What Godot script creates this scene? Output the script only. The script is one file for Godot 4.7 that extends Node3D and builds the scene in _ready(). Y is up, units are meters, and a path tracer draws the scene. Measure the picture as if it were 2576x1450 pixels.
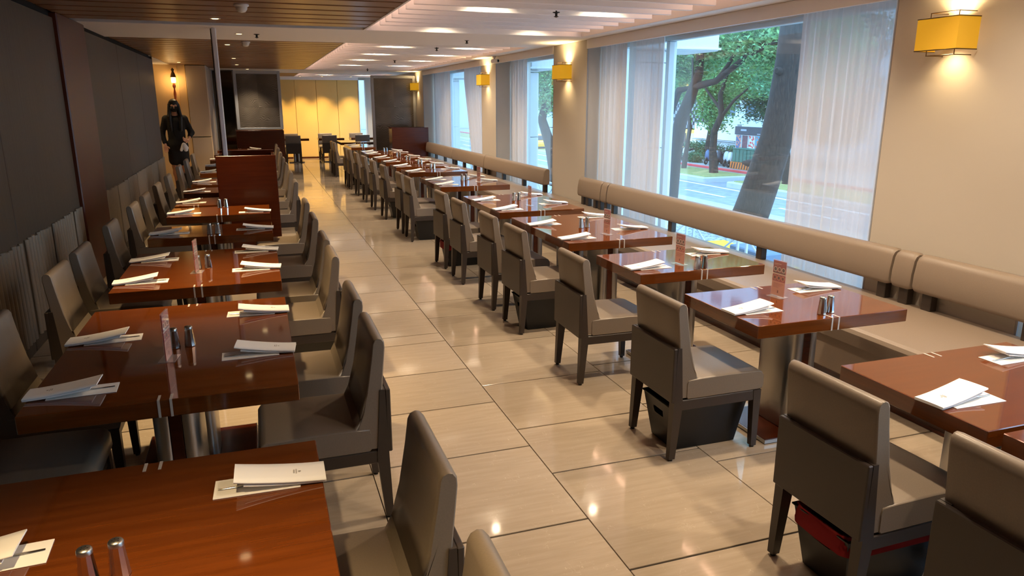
extends Node3D
# A long hotel dining room: a dark slatted wall row on one side, a banquette row under street windows on the other.
# x runs to the windows, y up, the aisle runs along -z. Metres.

const ORD := ["first", "second", "third", "fourth", "fifth", "sixth", "seventh", "eighth", "ninth", "tenth", "eleventh", "twelfth", "thirteenth", "fourteenth", "fifteenth", "sixteenth"]
const TOP := 0.73
const CEIL := 2.6
var M := {}
var used := {}
var rng := RandomNumberGenerator.new()


func _ready() -> void:
	rng.seed = 7
	setup_camera_and_light()
	make_materials()
	build_floor()
	build_ceiling()
	build_left_wall()
	build_right_wall()
	build_back()
	build_bench()
	build_curtains()
	build_screens()
	build_lights()
	build_furniture()
	build_person()
	build_outside()


func setup_camera_and_light() -> void:
	var cam := Camera3D.new()
	cam.name = "camera"
	cam.position = Vector3(0, 1.8, 0)
	cam.rotation_degrees = Vector3(-14.34, -18.96, 0)
	cam.fov = rad_to_deg(2.0 * atan(725.0 / 1827.0))
	cam.near = 0.05
	cam.far = 300.0
	add_child(cam)
	cam.current = true
	var env := Environment.new()
	var sky := Sky.new()
	var sm := ProceduralSkyMaterial.new()
	sm.sky_top_color = Color(0.62, 0.82, 1.0)
	sm.sky_horizon_color = Color(0.74, 0.9, 1.0)
	sm.ground_bottom_color = Color(0.3, 0.34, 0.38)
	sm.ground_horizon_color = Color(0.5, 0.58, 0.62)
	sm.sky_energy_multiplier = SKY_ENERGY
	sm.ground_energy_multiplier = 1.0
	sky.sky_material = sm
	env.background_mode = Environment.BG_SKY
	env.sky = sky
	env.tonemap_mode = Environment.TONE_MAPPER_LINEAR
	env.tonemap_exposure = 1.0
	env.sdfgi_enabled = true
	env.ssao_enabled = true
	env.ssil_enabled = true
	var we := WorldEnvironment.new()
	we.name = "world_environment"
	we.environment = env
	add_child(we)


const SKY_ENERGY := 2.35
const SPOT_TRAY := 3.5
const SPOT_SLAT := 9.0
const COVE := 0.2

# ------------------------------------------------------------------ naming and tagging

func numbered(called: String) -> String:
	if not used.has(called):
		used[called] = 0
		return called
	used[called] += 1
	return "%s_%03d" % [called, used[called]]


func tag(o: Node, label: String, category: String, group := "", kind := "") -> Node:
	if label:
		o.set_meta("label", label)
	if category:
		o.set_meta("category", category)
	if group:
		o.set_meta("group", group)
	if kind:
		o.set_meta("kind", kind)
	return o


func thing(called: String, label: String, category: String, at := Vector3.ZERO, turn := 0.0, group := "") -> Node3D:
	var o := Node3D.new()
	o.name = numbered(called)
	add_child(o)
	o.position = at
	o.rotation.y = turn
	tag(o, label, category, group)
	return o


func structure(called: String, label := "") -> Node3D:
	var o := Node3D.new()
	o.name = called if not used.has(called) else numbered(called)
	used[called] = used.get(called, 0)
	add_child(o)
	tag(o, label, called.split("_")[0], "", "structure")
	return o


func put(parent: Node, called: String, mesh: Mesh, m: Material, at := Vector3.ZERO, turn := 0.0) -> MeshInstance3D:
	var o := MeshInstance3D.new()
	o.name = called
	o.mesh = mesh
	o.material_override = m
	parent.add_child(o, true)
	o.position = at
	o.rotation.y = turn
	return o


func solo(called: String, label: String, category: String, mesh: Mesh, m: Material, at := Vector3.ZERO, turn := 0.0, group := "") -> MeshInstance3D:
	var o := put(self, numbered(called), mesh, m, at, turn)
	tag(o, label, category, group)
	return o


func dup(o: Node3D, label: String, at: Vector3, turn := 0.0) -> Node3D:
	var c: Node3D = o.duplicate()
	var base: String = o.get_meta("base_name", String(o.name))
	c.name = numbered(base)
	add_child(c)
	c.position = at
	c.rotation.y = turn
	c.set_meta("label", label)
	return c


# ------------------------------------------------------------------ mesh building

class MB:
	extends RefCounted
	var st := SurfaceTool.new()
	var xf := Transform3D()

	func _init() -> void:
		st.begin(Mesh.PRIMITIVE_TRIANGLES)
		st.set_smooth_group(-1)

	func v(p: Vector3) -> void:
		st.add_vertex(xf * p)

	func tri(a: Vector3, b: Vector3, c: Vector3, out: Vector3) -> void:
		if (a - c).cross(a - b).dot(out) < 0.0:
			var t := b
			b = c
			c = t
		v(a)
		v(b)
		v(c)

	func quad(a: Vector3, b: Vector3, c: Vector3, d: Vector3, out: Vector3) -> void:
		tri(a, b, c, out)
		tri(a, c, d, out)

	func quad_uv(a: Vector3, b: Vector3, c: Vector3, d: Vector3, out: Vector3) -> void:
		# a (0,1) b (1,1) c (1,0) d (0,0)
		var p := [a, b, c, d]
		var uv := [Vector2(0, 1), Vector2(1, 1), Vector2(1, 0), Vector2(0, 0)]
		var order := [0, 1, 2, 0, 2, 3]
		if (a - c).cross(a - b).dot(out) < 0.0:
			order = [0, 2, 1, 0, 3, 2]
		for k in order:
			st.set_uv(uv[k])
			v(p[k])

	# chamfered box
	func box(c: Vector3, s: Vector3, b := 0.0) -> MB:
		st.set_smooth_group(-1)
		var h := s * 0.5
		b = minf(b, minf(h.x, minf(h.y, h.z)) * 0.98)
		for ax in 3:
			var u := (ax + 1) % 3
			var w := (ax + 2) % 3
			for sg in [-1.0, 1.0]:
				var n := Vector3.ZERO
				n[ax] = sg
				var q := []
				for k in [[-1, -1], [1, -1], [1, 1], [-1, 1]]:
					var p := Vector3.ZERO
					p[ax] = sg * h[ax]
					p[u] = k[0] * (h[u] - b)
					p[w] = k[1] * (h[w] - b)
					q.append(c + p)
				quad(q[0], q[1], q[2], q[3], n)
		if b <= 0.0:
			return self
		for ax in 3:
			var u := (ax + 1) % 3
			var w := (ax + 2) % 3
			for su in [-1.0, 1.0]:
				for sw in [-1.0, 1.0]:
					var q := []
					for k in [[-1, 0], [1, 0], [1, 1], [-1, 1]]:
						var p := Vector3.ZERO
						p[ax] = k[0] * (h[ax] - b)
						p[u] = su * (h[u] - (b if k[1] == 1 else 0.0))
						p[w] = sw * (h[w] - (b if k[1] == 0 else 0.0))
						q.append(c + p)
					var n := Vector3.ZERO
					n[u] = su
					n[w] = sw
					quad(q[0], q[1], q[2], q[3], n)
		for sx in [-1.0, 1.0]:
			for sy in [-1.0, 1.0]:
				for sz in [-1.0, 1.0]:
					var a := c + Vector3(sx * h.x, sy * (h.y - b), sz * (h.z - b))
					var d := c + Vector3(sx * (h.x - b), sy * h.y, sz * (h.z - b))
					var e := c + Vector3(sx * (h.x - b), sy * (h.y - b), sz * h.z)
					tri(a, d, e, Vector3(sx, sy, sz))
		return self

	# rings of equal length, joined; each ring is closed
	func loft(rings: Array, caps := true, smooth := true, closed := true) -> MB:
		st.set_smooth_group(0 if smooth else -1)
		for i in rings.size() - 1:
			var ra: Array = rings[i]
			var rb: Array = rings[i + 1]
			var n := ra.size()
			var ca := Vector3.ZERO
			for p in ra:
				ca += p
			for p in rb:
				ca += p
			ca /= 2.0 * n
			for k in (n if closed else n - 1):
				var j := (k + 1) % n
				var mid: Vector3 = (ra[k] + ra[j] + rb[k] + rb[j]) * 0.25
				var out: Vector3 = mid - ca
				var nn: Vector3 = (ra[k] - rb[j]).cross(ra[k] - ra[j])
				if nn.length_squared() < 1e-16:
					nn = (ra[k] - rb[k]).cross(ra[k] - rb[j])
				quad(ra[k], ra[j], rb[j], rb[k], out if absf(out.dot(nn)) > 1e-12 else nn)
		if caps:
			st.set_smooth_group(-1)
			for e in [0, rings.size() - 1]:
				var r: Array = rings[e]
				var o: Array = rings[1 if e == 0 else e - 1]
				var c := Vector3.ZERO
				var c2 := Vector3.ZERO
				for p in r:
					c += p
				for p in o:
					c2 += p
				c /= r.size()
				c2 /= o.size()
				for k in r.size():
					tri(c, r[k], r[(k + 1) % r.size()], c - c2)
		st.set_smooth_group(-1)
		return self

	# body of revolution about y at c; profile of (radius, height)
	func lathe(c: Vector3, profile: Array, seg := 20, smooth := true, caps := true) -> MB:
		var rings := []
		for p in profile:
			var r := []
			for k in seg:
				var a := TAU * k / seg
				r.append(c + Vector3(cos(a) * p.x, p.y, sin(a) * p.x))
			rings.append(r)
		return loft(rings, caps, smooth)

	# tube along points with radii
	func tube(pts: Array, radii: Array, seg := 8, caps := true) -> MB:
		var rings := []
		var up := Vector3(0.13, 0.31, 0.94).normalized()
		for i in pts.size():
			var d: Vector3 = (pts[mini(i + 1, pts.size() - 1)] - pts[maxi(i - 1, 0)]).normalized()
			var s := d.cross(up).normalized()
			var t := d.cross(s).normalized()
			var r := []
			for k in seg:
				var a := TAU * k / seg
				r.append(pts[i] + (s * cos(a) + t * sin(a)) * float(radii[i] if radii.size() > 1 else radii[0]))
			rings.append(r)
		return loft(rings, caps, true)

	# a box tapering from one rectangle to another (for legs, baskets)
	func taper(c0: Vector3, s0: Vector2, c1: Vector3, s1: Vector2) -> MB:
		var rings := []
		for e in [[c0, s0], [c1, s1]]:
			var r := []
			for k in [[-1, -1], [1, -1], [1, 1], [-1, 1]]:
				r.append(e[0] + Vector3(k[0] * e[1].x * 0.5, 0, k[1] * e[1].y * 0.5))
			rings.append(r)
		return loft(rings, true, false)

	func done() -> ArrayMesh:
		st.generate_normals()
		return st.commit()


func bx(s: Vector3, b := 0.0, c := Vector3.ZERO) -> ArrayMesh:
	return MB.new().box(c, s, b).done()


# ------------------------------------------------------------------ materials

func mat(key: String, c: Color, rough := 0.6, metal := 0.0) -> StandardMaterial3D:
	var m := StandardMaterial3D.new()
	m.resource_name = key
	m.albedo_color = c
	m.roughness = rough
	m.metallic = metal
	M[key] = m
	return m


func tri_tex(m: StandardMaterial3D, t: Texture2D, scale: Vector3, offset := Vector3.ZERO, world := false) -> void:
	m.albedo_texture = t
	m.uv1_triplanar = true
	m.uv1_world_triplanar = world
	m.uv1_scale = scale
	m.uv1_offset = offset
	m.uv1_triplanar_sharpness = 8.0


func noise(freq: float, octaves := 4, sd := 1) -> FastNoiseLite:
	var n := FastNoiseLite.new()
	n.seed = sd
	n.noise_type = FastNoiseLite.TYPE_SIMPLEX_SMOOTH
	n.frequency = freq
	n.fractal_octaves = octaves
	return n


func picture(w: int, h: int, f: Callable) -> ImageTexture:
	var data := PackedByteArray()
	data.resize(w * h * 3)
	var i := 0
	for y in h:
		for x in w:
			var c: Color = f.call(x, y)
			data[i] = clampi(int(c.r * 255.0), 0, 255)
			data[i + 1] = clampi(int(c.g * 255.0), 0, 255)
			data[i + 2] = clampi(int(c.b * 255.0), 0, 255)
			i += 3
	return ImageTexture.create_from_image(Image.create_from_data(w, h, false, Image.FORMAT_RGB8, data))


func make_materials() -> void:
	# table veneer: reddish brown, grain running along x
	var n1 := noise(1.0, 5, 11)
	var n2 := noise(1.0, 2, 12)
	var wood := picture(512, 512, func(x, y):
		var a: float = n1.get_noise_2d(x * 0.006, y * 0.09) * 0.5 + 0.5
		var b: float = n2.get_noise_2d(x * 0.02, y * 0.7) * 0.5 + 0.5
		var t: float = clampf(0.22 + a * 0.45 + b * 0.12, 0, 1)
		return Color(0.37, 0.185, 0.065).lerp(Color(0.66, 0.40, 0.17), t))
	for k in 4:
		var m := mat("table_veneer_%d" % k, Color(0.74, 0.67, 0.62), 0.05)
		tri_tex(m, wood, Vector3(0.5, 0.5, 0.5), Vector3(0.5 + 0.13 * k, 0.5 + 0.21 * k, 0.5 + 0.37 * k))
		m.metallic_specular = 0.8
	var dw := mat("dark_veneer", Color(0.50, 0.36, 0.33), 0.22)
	tri_tex(dw, wood, Vector3(0.5, 0.5, 0.5), Vector3(0.3, 0.3, 0.3))
	# the ceiling boards: mid brown, satin gloss
	var ns := noise(1.0, 4, 21)
	var board := picture(512, 128, func(x, y):
		var a: float = ns.get_noise_2d(x * 0.01, y * 0.3) * 0.5 + 0.5
		return Color(0.42, 0.31, 0.23).lerp(Color(0.63, 0.49, 0.37), a))
	var cb := mat("ceiling_board", Color(0.93, 0.89, 0.86), 0.3)
	tri_tex(cb, board, Vector3(0.5, 0.5, 2.0), Vector3(0.1, 0.2, 0.3))
	# chairs
	mat("chair_wood", Color(0.215, 0.18, 0.155), 0.4)
	var ln := noise(0.16, 3, 31)
	var leather := picture(256, 256, func(x, y):
		var a: float = ln.get_noise_2d(x, y) * 0.5 + 0.5
		return Color(0.93, 0.93, 0.93).lerp(Color(1, 1, 1), a))
	var le := mat("taupe_leather", Color(0.495, 0.445, 0.39), 0.34)
	tri_tex(le, leather, Vector3(3, 3, 3))
	var lb := mat("bench_leather", Color(0.545, 0.485, 0.43), 0.42)
	tri_tex(lb, leather, Vector3(3, 3, 3))
	# floor: polished beige marble with fine streaks along x and short white scratches of vein
	var f1 := noise(1.0, 4, 41)
	var f2 := noise(1.0, 3, 42)
	var f3 := noise(1.0, 3, 43)
	var marble := picture(1024, 1024, func(x, y):
		var a: float = f1.get_noise_2d(x * 0.0035, y * 0.045) * 0.5 + 0.5
		var b: float = f2.get_noise_2d(x * 0.02, y * 0.25) * 0.5 + 0.5
		var c := Color(0.66, 0.595, 0.51).lerp(Color(0.735, 0.67, 0.59), clampf(a * 0.8 + b * 0.25, 0, 1))
		var vn: float = absf(f3.get_noise_2d(x * 0.022 + y * 0.008, y * 0.014 - x * 0.01))
		var gate: float = f2.get_noise_2d(x * 0.011 + 300.0, y * 0.011)
		if vn < 0.014 and gate > 0.22:
			c = c.lerp(Color(0.86, 0.80, 0.72), 0.7 * (1.0 - vn / 0.014))
		return c)
	for k in 5:
		var m := mat("marble_%d" % k, Color(1, 1, 1).darkened(0.03 * (k % 3)), 0.07)
		tri_tex(m, marble, Vector3(0.62, 0.62, 0.62), Vector3(0.5 + 0.23 * k, 0.4, 0.5 + 0.41 * k))
		m.metallic_specular = 0.5
	mat("joint_dark", Color(0.16, 0.12, 0.09), 0.7)
	# plaster, paint
	mat("cream_wall", Color(0.735, 0.705, 0.66), 0.75)
	mat("brown_wall", Color(0.42, 0.36, 0.31), 0.7)
	mat("white_ceiling", Color(0.93, 0.92, 0.915), 0.65)
	mat("pelmet_paint", Color(0.90, 0.885, 0.88), 0.5)
	mat("corridor_cream", Color(0.82, 0.70, 0.52), 0.75)
	mat("corridor_grey", Color(0.66, 0.60, 0.54), 0.6)
	mat("back_panel_yellow", Color(0.86, 0.74, 0.46), 0.6)
	mat("dark_backing", Color(0.06, 0.05, 0.045), 0.9)
	# dark wall cloth, faint vertical streaks
	var wn := noise(1.0, 3, 51)
	var streak := picture(512, 256, func(x, y):
		var a: float = wn.get_noise_2d(x * 0.25, y * 0.004) * 0.5 + 0.5
		return Color(0.78, 0.76, 0.74).lerp(Color(1, 1, 1), a))
	var dp := mat("dark_wall_panel", Color(0.385, 0.335, 0.28), 0.5)
	dp.metallic_specular = 0.35
	tri_tex(dp, streak, Vector3(0.8, 0.8, 0.8))
	var ds := mat("wall_slat", Color(0.62, 0.56, 0.48), 0.4)
	tri_tex(ds, streak, Vector3(6, 0.8, 6))
	mat("pilaster_wood", Color(0.34, 0.145, 0.06), 0.4)
	# metals, glass
	mat("brushed_steel", Color(0.72, 0.71, 0.69), 0.32, 1.0)
	mat("inlay_steel", Color(0.80, 0.78, 0.75), 0.4, 0.35)
	mat("polished_steel", Color(0.82, 0.81, 0.80), 0.12, 1.0)
	mat("dull_aluminium", Color(0.64, 0.65, 0.67), 0.4, 0.85)
	mat("pale_grey_paint", Color(0.90, 0.89, 0.90), 0.3)
	mat("grey_frame", Color(0.62, 0.63, 0.65), 0.4, 0.1)
	mat("window_frame", Color(0.80, 0.83, 0.85), 0.4)
	var gl := mat("window_glass", Color(1, 1, 1, 0.04), 0.02)
	gl.transparency = BaseMaterial3D.TRANSPARENCY_ALPHA
	var ac := mat("acrylic", Color(1, 1, 1, 0.08), 0.05)
	ac.transparency = BaseMaterial3D.TRANSPARENCY_ALPHA
	mat("tinted_mirror", Color(0.36, 0.34, 0.31), 0.05, 1.0)
	# screens with a rippled gauze behind glass
	var wv := noise(1.0, 3, 61)
	var ripple := picture(512, 512, func(x, y):
		var d: float = wv.get_noise_2d(x * 0.006, y * 0.004) * 46.0
		var s: float = sin((y + d) * 0.62) * 0.5 + 0.5
		var g: float = wv.get_noise_2d(x * 0.004 + 90.0, y * 0.004) * 0.5 + 0.5
		return Color(0.34, 0.32, 0.30).lerp(Color(0.54, 0.52, 0.49), s * clampf(g * 1.5 - 0.35, 0, 1)))
	var sg := mat("gauze_glass", Color(1.0, 0.98, 0.95), 0.13, 0.12)
	tri_tex(sg, ripple, Vector3(0.6, 0.6, 0.6))
	# table things
	var nk := mat("napkin_linen", Color(0.96, 0.95, 0.935), 0.85)
	nk.rim_enabled = true
	nk.rim = 0.2
	mat("white_card", Color(0.93, 0.92, 0.90), 0.6)
	mat("print_grey", Color(0.66, 0.63, 0.60), 0.8)
	mat("black_plastic", Color(0.045, 0.045, 0.05), 0.38)
	mat("red_cloth", Color(0.55, 0.05, 0.08), 0.9)
	# curtains
	var cu := mat("sheer_curtain", Color(0.86, 0.83, 0.80, 0.88), 0.9)
	cu.transparency = BaseMaterial3D.TRANSPARENCY_ALPHA
	cu.backlight_enabled = true
	cu.backlight = Color(0.52, 0.52, 0.52)
	# lamps
	var sh := mat("amber_shade", Color(0.80, 0.62, 0.22), 0.9)
	sh.emission_enabled = true
	sh.emission = Color(0.92, 0.68, 0.10)
	sh.emission_energy_multiplier = 0.45
	mat("wire_brass", Color(0.40, 0.32, 0.22), 0.35, 0.9)
	var gw := mat("lamp_glow", Color(1, 0.95, 0.85), 0.5)
	gw.emission_enabled = true
	gw.emission = Color(1.0, 0.86, 0.62)
	gw.emission_energy_multiplier = 3.0
	var pk := mat("cove_glow", Color(1, 0.85, 0.75), 0.5)
	pk.emission_enabled = true
	pk.emission = Color(1.0, 0.74, 0.58)
	pk.emission_energy_multiplier = 1.2
	mat("lamp_trim", Color(0.75, 0.73, 0.70), 0.4)
	mat("sprinkler_dark", Color(0.12, 0.11, 0.11), 0.4, 0.5)
	mat("white_plastic", Color(0.88, 0.87, 0.86), 0.35)


# ------------------------------------------------------------------ the room

func build_floor() -> void:
	var fl := structure("floor")
	put(fl, "joint_bed", bx(Vector3(9.4, 0.2, 28.2), 0.0, Vector3(0.35, -0.106, -11.8)), M.joint_dark)
	var edges := [-3.84, -2.99, -2.14, -1.29, -0.44, 0.41, 1.26, 2.11, 2.96, 3.81]
	var known := {5: [1.0, 0.3, -0.42, -1.1, -1.85, -2.62, -3.37, -4.0, -4.62, -5.26, -5.47, -6.2], 6: [1.0, 0.2, -0.5, -1.2, -1.75, -2.23, -3.05, -3.58, -4.27, -5.1, -5.89, -6.42, -7.15, -7.92]}
	var lengths := [0.55, 0.64, 0.72, 0.72, 0.78]
	var shared := {}
	var gap_x := 0.004
	var gap_z := 0.011
	for c in edges.size() - 1:
		var zs: Array = known.get(c, [1.0 - 0.37 * (c % 3)])
		if c < 2:
			zs = [-14.9]
		zs = zs.duplicate()
		while zs[-1] > -25.2:
			var step: float = lengths[rng.randi() % lengths.size()]
			zs.append(maxf(zs[-1] - step, -25.35))
		for k in zs.size() - 1:
			var l: float = snappedf(zs[k] - zs[k + 1], 0.005)
			if l < 0.05:
				continue
			var key := "%.3f" % l
			if not shared.has(key):
				shared[key] = MB.new().box(Vector3(0, -0.011, 0), Vector3(0.85 - gap_x, 0.022, l - gap_z), 0.0015).done()
			put(fl, "floor_tile", shared[key], M["marble_%d" % (rng.randi() % 5)], Vector3(edges[c] + 0.425, 0, (zs[k] + zs[k + 1]) * 0.5))


func build_ceiling() -> void:
	var ce := structure("ceiling")
	put(ce, "slab", bx(Vector3(9.6, 0.2, 28.4), 0.0, Vector3(0.35, 3.06, -11.8)), M.white_ceiling)
	# white soffit bands across the room, and the strip along the windows
	for b in [[2.2, 0.95], [-8.85, -10.75], [-19.62, -22.05], [-25.0, -25.6]]:
		put(ce, "soffit_band", bx(Vector3(6.9, 0.36, b[0] - b[1]), 0.004, Vector3(1.3, CEIL + 0.18, (b[0] + b[1]) * 0.5)), M.white_ceiling)
	put(ce, "soffit_strip", bx(Vector3(0.8, 0.36, 27.8), 0.004, Vector3(4.37, CEIL + 0.181, -11.7)), M.white_ceiling)
	put(ce, "corridor_soffit", bx(Vector3(2.7, 0.1, 3.4), 0.0, Vector3(-3.05, CEIL + 0.05, -16.5)), M.white_ceiling)
	var pitch := 0.37
	for bay in [[0.95, -8.85], [-10.75, -19.62], [-22.05, -25.0]]:
		var mid: float = (bay[0] + bay[1]) * 0.5
		var long: float = bay[0] - bay[1]
		put(ce, "slat_backing", bx(Vector3(3.0, 0.02, long), 0.0, Vector3(-0.24, CEIL + 0.16, mid)), M.dark_backing)
		put(ce, "tray_edge", bx(Vector3(0.024, 0.36, long), 0.002, Vector3(1.252, CEIL + 0.18, mid)), M.white_ceiling)
		var board := bx(Vector3(2.92, 0.05, 0.30), 0.006)
		var blade := bx(Vector3(2.50, 0.19, 0.035), 0.004)
		var n := int(long / pitch)
		var first: float = bay[0] - fposmod(bay[0] - 0.125, pitch) - 0.0
		if first > bay[0] - 0.1:
			first -= pitch
		n = int((first - bay[1] - 0.1) / pitch) + 1
		for k in n:
			put(ce, "ceiling_slat", board, M.ceiling_board, Vector3(-0.225, CEIL + 0.025, first - k * pitch))
			put(ce, "louver_blade", blade, M.white_ceiling, Vector3(2.61, CEIL + 0.11, first - k * pitch))


func build_left_wall() -> void:
	var w := structure("wall_left")
	var x := -1.68
	put(w, "wall_core", bx(Vector3(0.2, 3.2, 17.0), 0.0, Vector3(x - 0.13, 1.3, -6.5)), M.dark_backing)
	var panels := [[2.0, 0.75], [0.75, -0.6], [-0.6, -1.95], [-1.95, -3.3], [-3.3, -4.65], [-4.65, -6.0], [-6.0, -8.0], [-9.18, -11.3], [-11.3, -13.1], [-13.1, -15.0]]
	for p in panels:
		put(w, "wall_panel", bx(Vector3(0.03, 2.55, p[0] - p[1] - 0.012), 0.003, Vector3(x - 0.015, 1.275, (p[0] + p[1]) * 0.5)), M.dark_wall_panel)
	put(w, "wall_end", bx(Vector3(0.26, 2.6, 0.03), 0.003, Vector3(x - 0.13, 1.3, -15.015)), M.dark_wall_panel)
	put(w, "pilaster", bx(Vector3(0.2, 2.6, 1.17), 0.01, Vector3(x - 0.065, 1.3, -8.59)), M.pilaster_wood)
	# half-round upright slats along the lower part, nine to a group
	var prof := []
	for k in 9:
		var a := PI * k / 8.0
		prof.append(Vector2(cos(a) * 0.031, sin(a) * 0.024))
	var slats := []
	for h in [0.0, 0.006, 0.012]:
		var rings := []
		for y in [0.10, 0.815 + h]:
			var r := []
			for q in prof:
				r.append(Vector3(q.y, y, q.x))
			rings.append(r)
		slats.append(MB.new().loft(rings, true, true).done())
	for span in [[1.0, -7.95], [-9.25, -14.95]]:
		var z: float = span[0]
		var k := 0
		while z > span[1]:
			put(w, "slat", slats[rng.randi() % 3], M.wall_slat, Vector3(x, 0, z - 0.035))
			z -= 0.08 if k % 9 < 8 else 0.15
			k += 1
	# corridor beyond the wall's end
	var c := structure("wall_corridor")
	put(c, "far_wall", bx(Vector3(3.35, 2.6, 0.2), 0.0, Vector3(-2.645, 1.3, -18.1)), M.corridor_cream)
	put(c, "side_wall", bx(Vector3(0.2, 2.6, 3.4), 0.0, Vector3(-4.3, 1.3, -16.5)), M.corridor_cream)
	put(c, "near_wall", bx(Vector3(2.6, 2.6, 0.15), 0.0, Vector3(-3.1, 1.3, -14.88)), M.corridor_cream)
	put(c, "grey_panel", bx(Vector3(0.40, 1.52, 0.08), 0.004, Vector3(-1.17, 1.825, -17.95)), M.corridor_grey)
	put(c, "grey_panel", bx(Vector3(0.40, 1.04, 0.08), 0.004, Vector3(-1.17, 0.52, -17.95)), M.corridor_grey)
	put(c, "grey_panel", bx(Vector3(0.16, 2.6, 0.05), 0.004, Vector3(-1.46, 1.3, -17.97)), M.corridor_cream)
	put(c, "return_wall", bx(Vector3(0.1, 2.6, 2.2), 0.0, Vector3(-1.02, 1.3, -19.3)), M.corridor_grey)
	put(c, "return_wall", bx(Vector3(1.3, 2.6, 0.1), 0.0, Vector3(-1.1, 1.3, -20.47)), M.corridor_grey)
	put(c, "return_wall", bx(Vector3(0.2, 2.6, 5.0), 0.0, Vector3(-1.7, 1.3, -22.95)), M.cream_wall)
	var r := structure("wall_rear")
	put(r, "wall_core", bx(Vector3(7.2, 3.2, 0.2), 0.0, Vector3(1.4, 1.3, 2.1)), M.brown_wall)


func build_right_wall() -> void:
	var w := structure("wall_right")
	put(w, "spandrel", bx(Vector3(0.26, 2.45, 27.8), 0.0, Vector3(4.78, -1.165, -11.7)), M.cream_wall)
	put(w, "head_wall", bx(Vector3(0.26, 0.42, 27.8), 0.0, Vector3(4.78, 2.76, -11.7)), M.cream_wall)
	for c in [[-2.95, -4.13], [-9.17, -10.34], [-13.14, -14.04], [-19.39, -20.57]]:
		var o := structure("column")
		put(o, "shaft", bx(Vector3(0.68, CEIL, c[0] - c[1]), 0.006, Vector3(4.54, CEIL / 2, (c[0] + c[1]) * 0.5)), M.cream_wall)
		# dark shadow trims down both corners
		for z in [c[0] + 0.004, c[1] - 0.004]:
			put(o, "corner_trim", bx(Vector3(0.012, CEIL, 0.012), 0.0, Vector3(4.207, CEIL / 2, z)), M.grey_frame)
	var bays := [[2.0, -2.95], [-4.13, -9.17], [-10.34, -13.14], [-14.04, -19.39], [-20.57, -25.3]]
	var mull := [[-0.8], [-7.94], [-13.05], [-18.52, -16.2], [-22.5]]
	for k in bays.size():
		var z0: float = bays[k][0]
		var z1: float = bays[k][1]
		var mid := (z0 + z1) * 0.5
		var long := z0 - z1
		var o := structure("window_%d" % (k + 1))
		var f := Vector3(0.07, 0.07, 0.07)
		put(o, "window_frame", bx(Vector3(0.09, 0.06, long), 0.006, Vector3(4.73, 0.09, mid)), M.window_frame)
		put(o, "window_frame", bx(Vector3(0.09, 0.06, long), 0.006, Vector3(4.73, 2.53, mid)), M.window_frame)
		var stops: Array = [z0] + mull[k] + [z1]
		for s in stops.size():
			var at: float = stops[s]
			if s == 0:
				at -= 0.035
			if s == stops.size() - 1:
				at += 0.035
			put(o, "mullion", bx(Vector3(0.11, 2.39, f.z), 0.008, Vector3(4.73, 1.305, at)), M.window_frame)
			if s > 0:
				var a: float = stops[s - 1]
				var b: float = stops[s]
				put(o, "pane", bx(Vector3(0.008, 2.39, absf(a - b) - 0.06), 0.0, Vector3(4.75, 1.305, (a + b) * 0.5)), M.window_glass)
	# pelmet boards in front of the curtain tracks
	var t := 1
	for b in [[2.0, -2.95], [-4.13, -9.17], [-10.34, -19.39], [-20.57, -25.3]]:
		var o := structure("trim_%d" % t)
		t += 1
		put(o, "pelmet_board", bx(Vector3(0.03, 0.115, b[0] - b[1] - 0.01), 0.003, Vector3(4.2, CEIL - 0.058, (b[0] + b[1]) * 0.5)), M.pelmet_paint)
		put(o, "curtain_track", bx(Vector3(0.04, 0.03, b[0] - b[1] - 0.02), 0.003, Vector3(4.5, CEIL - 0.016, (b[0] + b[1]) * 0.5)), M.dull_aluminium)


func build_back() -> void:
	var w := structure("wall_back")
	put(w, "wall_core", bx(Vector3(5.1, 2.9, 0.2), 0.0, Vector3(0.75, 1.45, -25.45)), M.back_panel_yellow)
	var x := 3.28
	while x > -1.6:
		put(w, "wall_panel", bx(Vector3(0.665, 2.46, 0.03), 0.004, Vector3(x - 0.337, 1.28, -25.33)), M.back_panel_yellow)
		x -= 0.675
	put(w, "wall_top", bx(Vector3(5.0, 0.1, 0.06), 0.003, Vector3(0.8, 2.56, -25.32)), M.white_ceiling)
	var b := structure("baseboard_back")
	put(b, "board", bx(Vector3(4.9, 0.055, 0.03), 0.004, Vector3(0.84, 0.028, -25.3)), M.dark_veneer)
	# narrow street window in the corner, then a lit return wall
	var n := structure("window_6")
	put(n, "window_frame", bx(Vector3(0.03, 1.95, 0.08), 0.004, Vector3(3.3, 1.55, -25.34)), M.window_frame)
	put(n, "window_frame", bx(Vector3(0.03, 1.95, 0.08), 0.004, Vector3(3.51, 1.55, -25.34)), M.window_frame)
	put(n, "pane", bx(Vector3(0.19, 1.95, 0.008), 0.0, Vector3(3.405, 1.55, -25.36)), M.window_glass)
	put(n, "sill", bx(Vector3(0.26, 0.06, 0.12), 0.006, Vector3(3.4, 0.55, -25.32)), M.grey_frame)
	var c := structure("wall_corner")
	put(c, "below_window", bx(Vector3(0.26, 0.55, 0.2), 0.0, Vector3(3.4, 0.25, -25.45)), M.cream_wall)
	put(c, "above_window", bx(Vector3(0.26, 0.4, 0.2), 0.0, Vector3(3.4, 2.72, -25.45)), M.cream_wall)
	put(c, "return_wall", bx(Vector3(1.45, 2.9, 0.2), 0.0, Vector3(4.24, 1.45, -25.45)), M.cream_wall)


# ------------------------------------------------------------------ banquette under the windows

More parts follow.
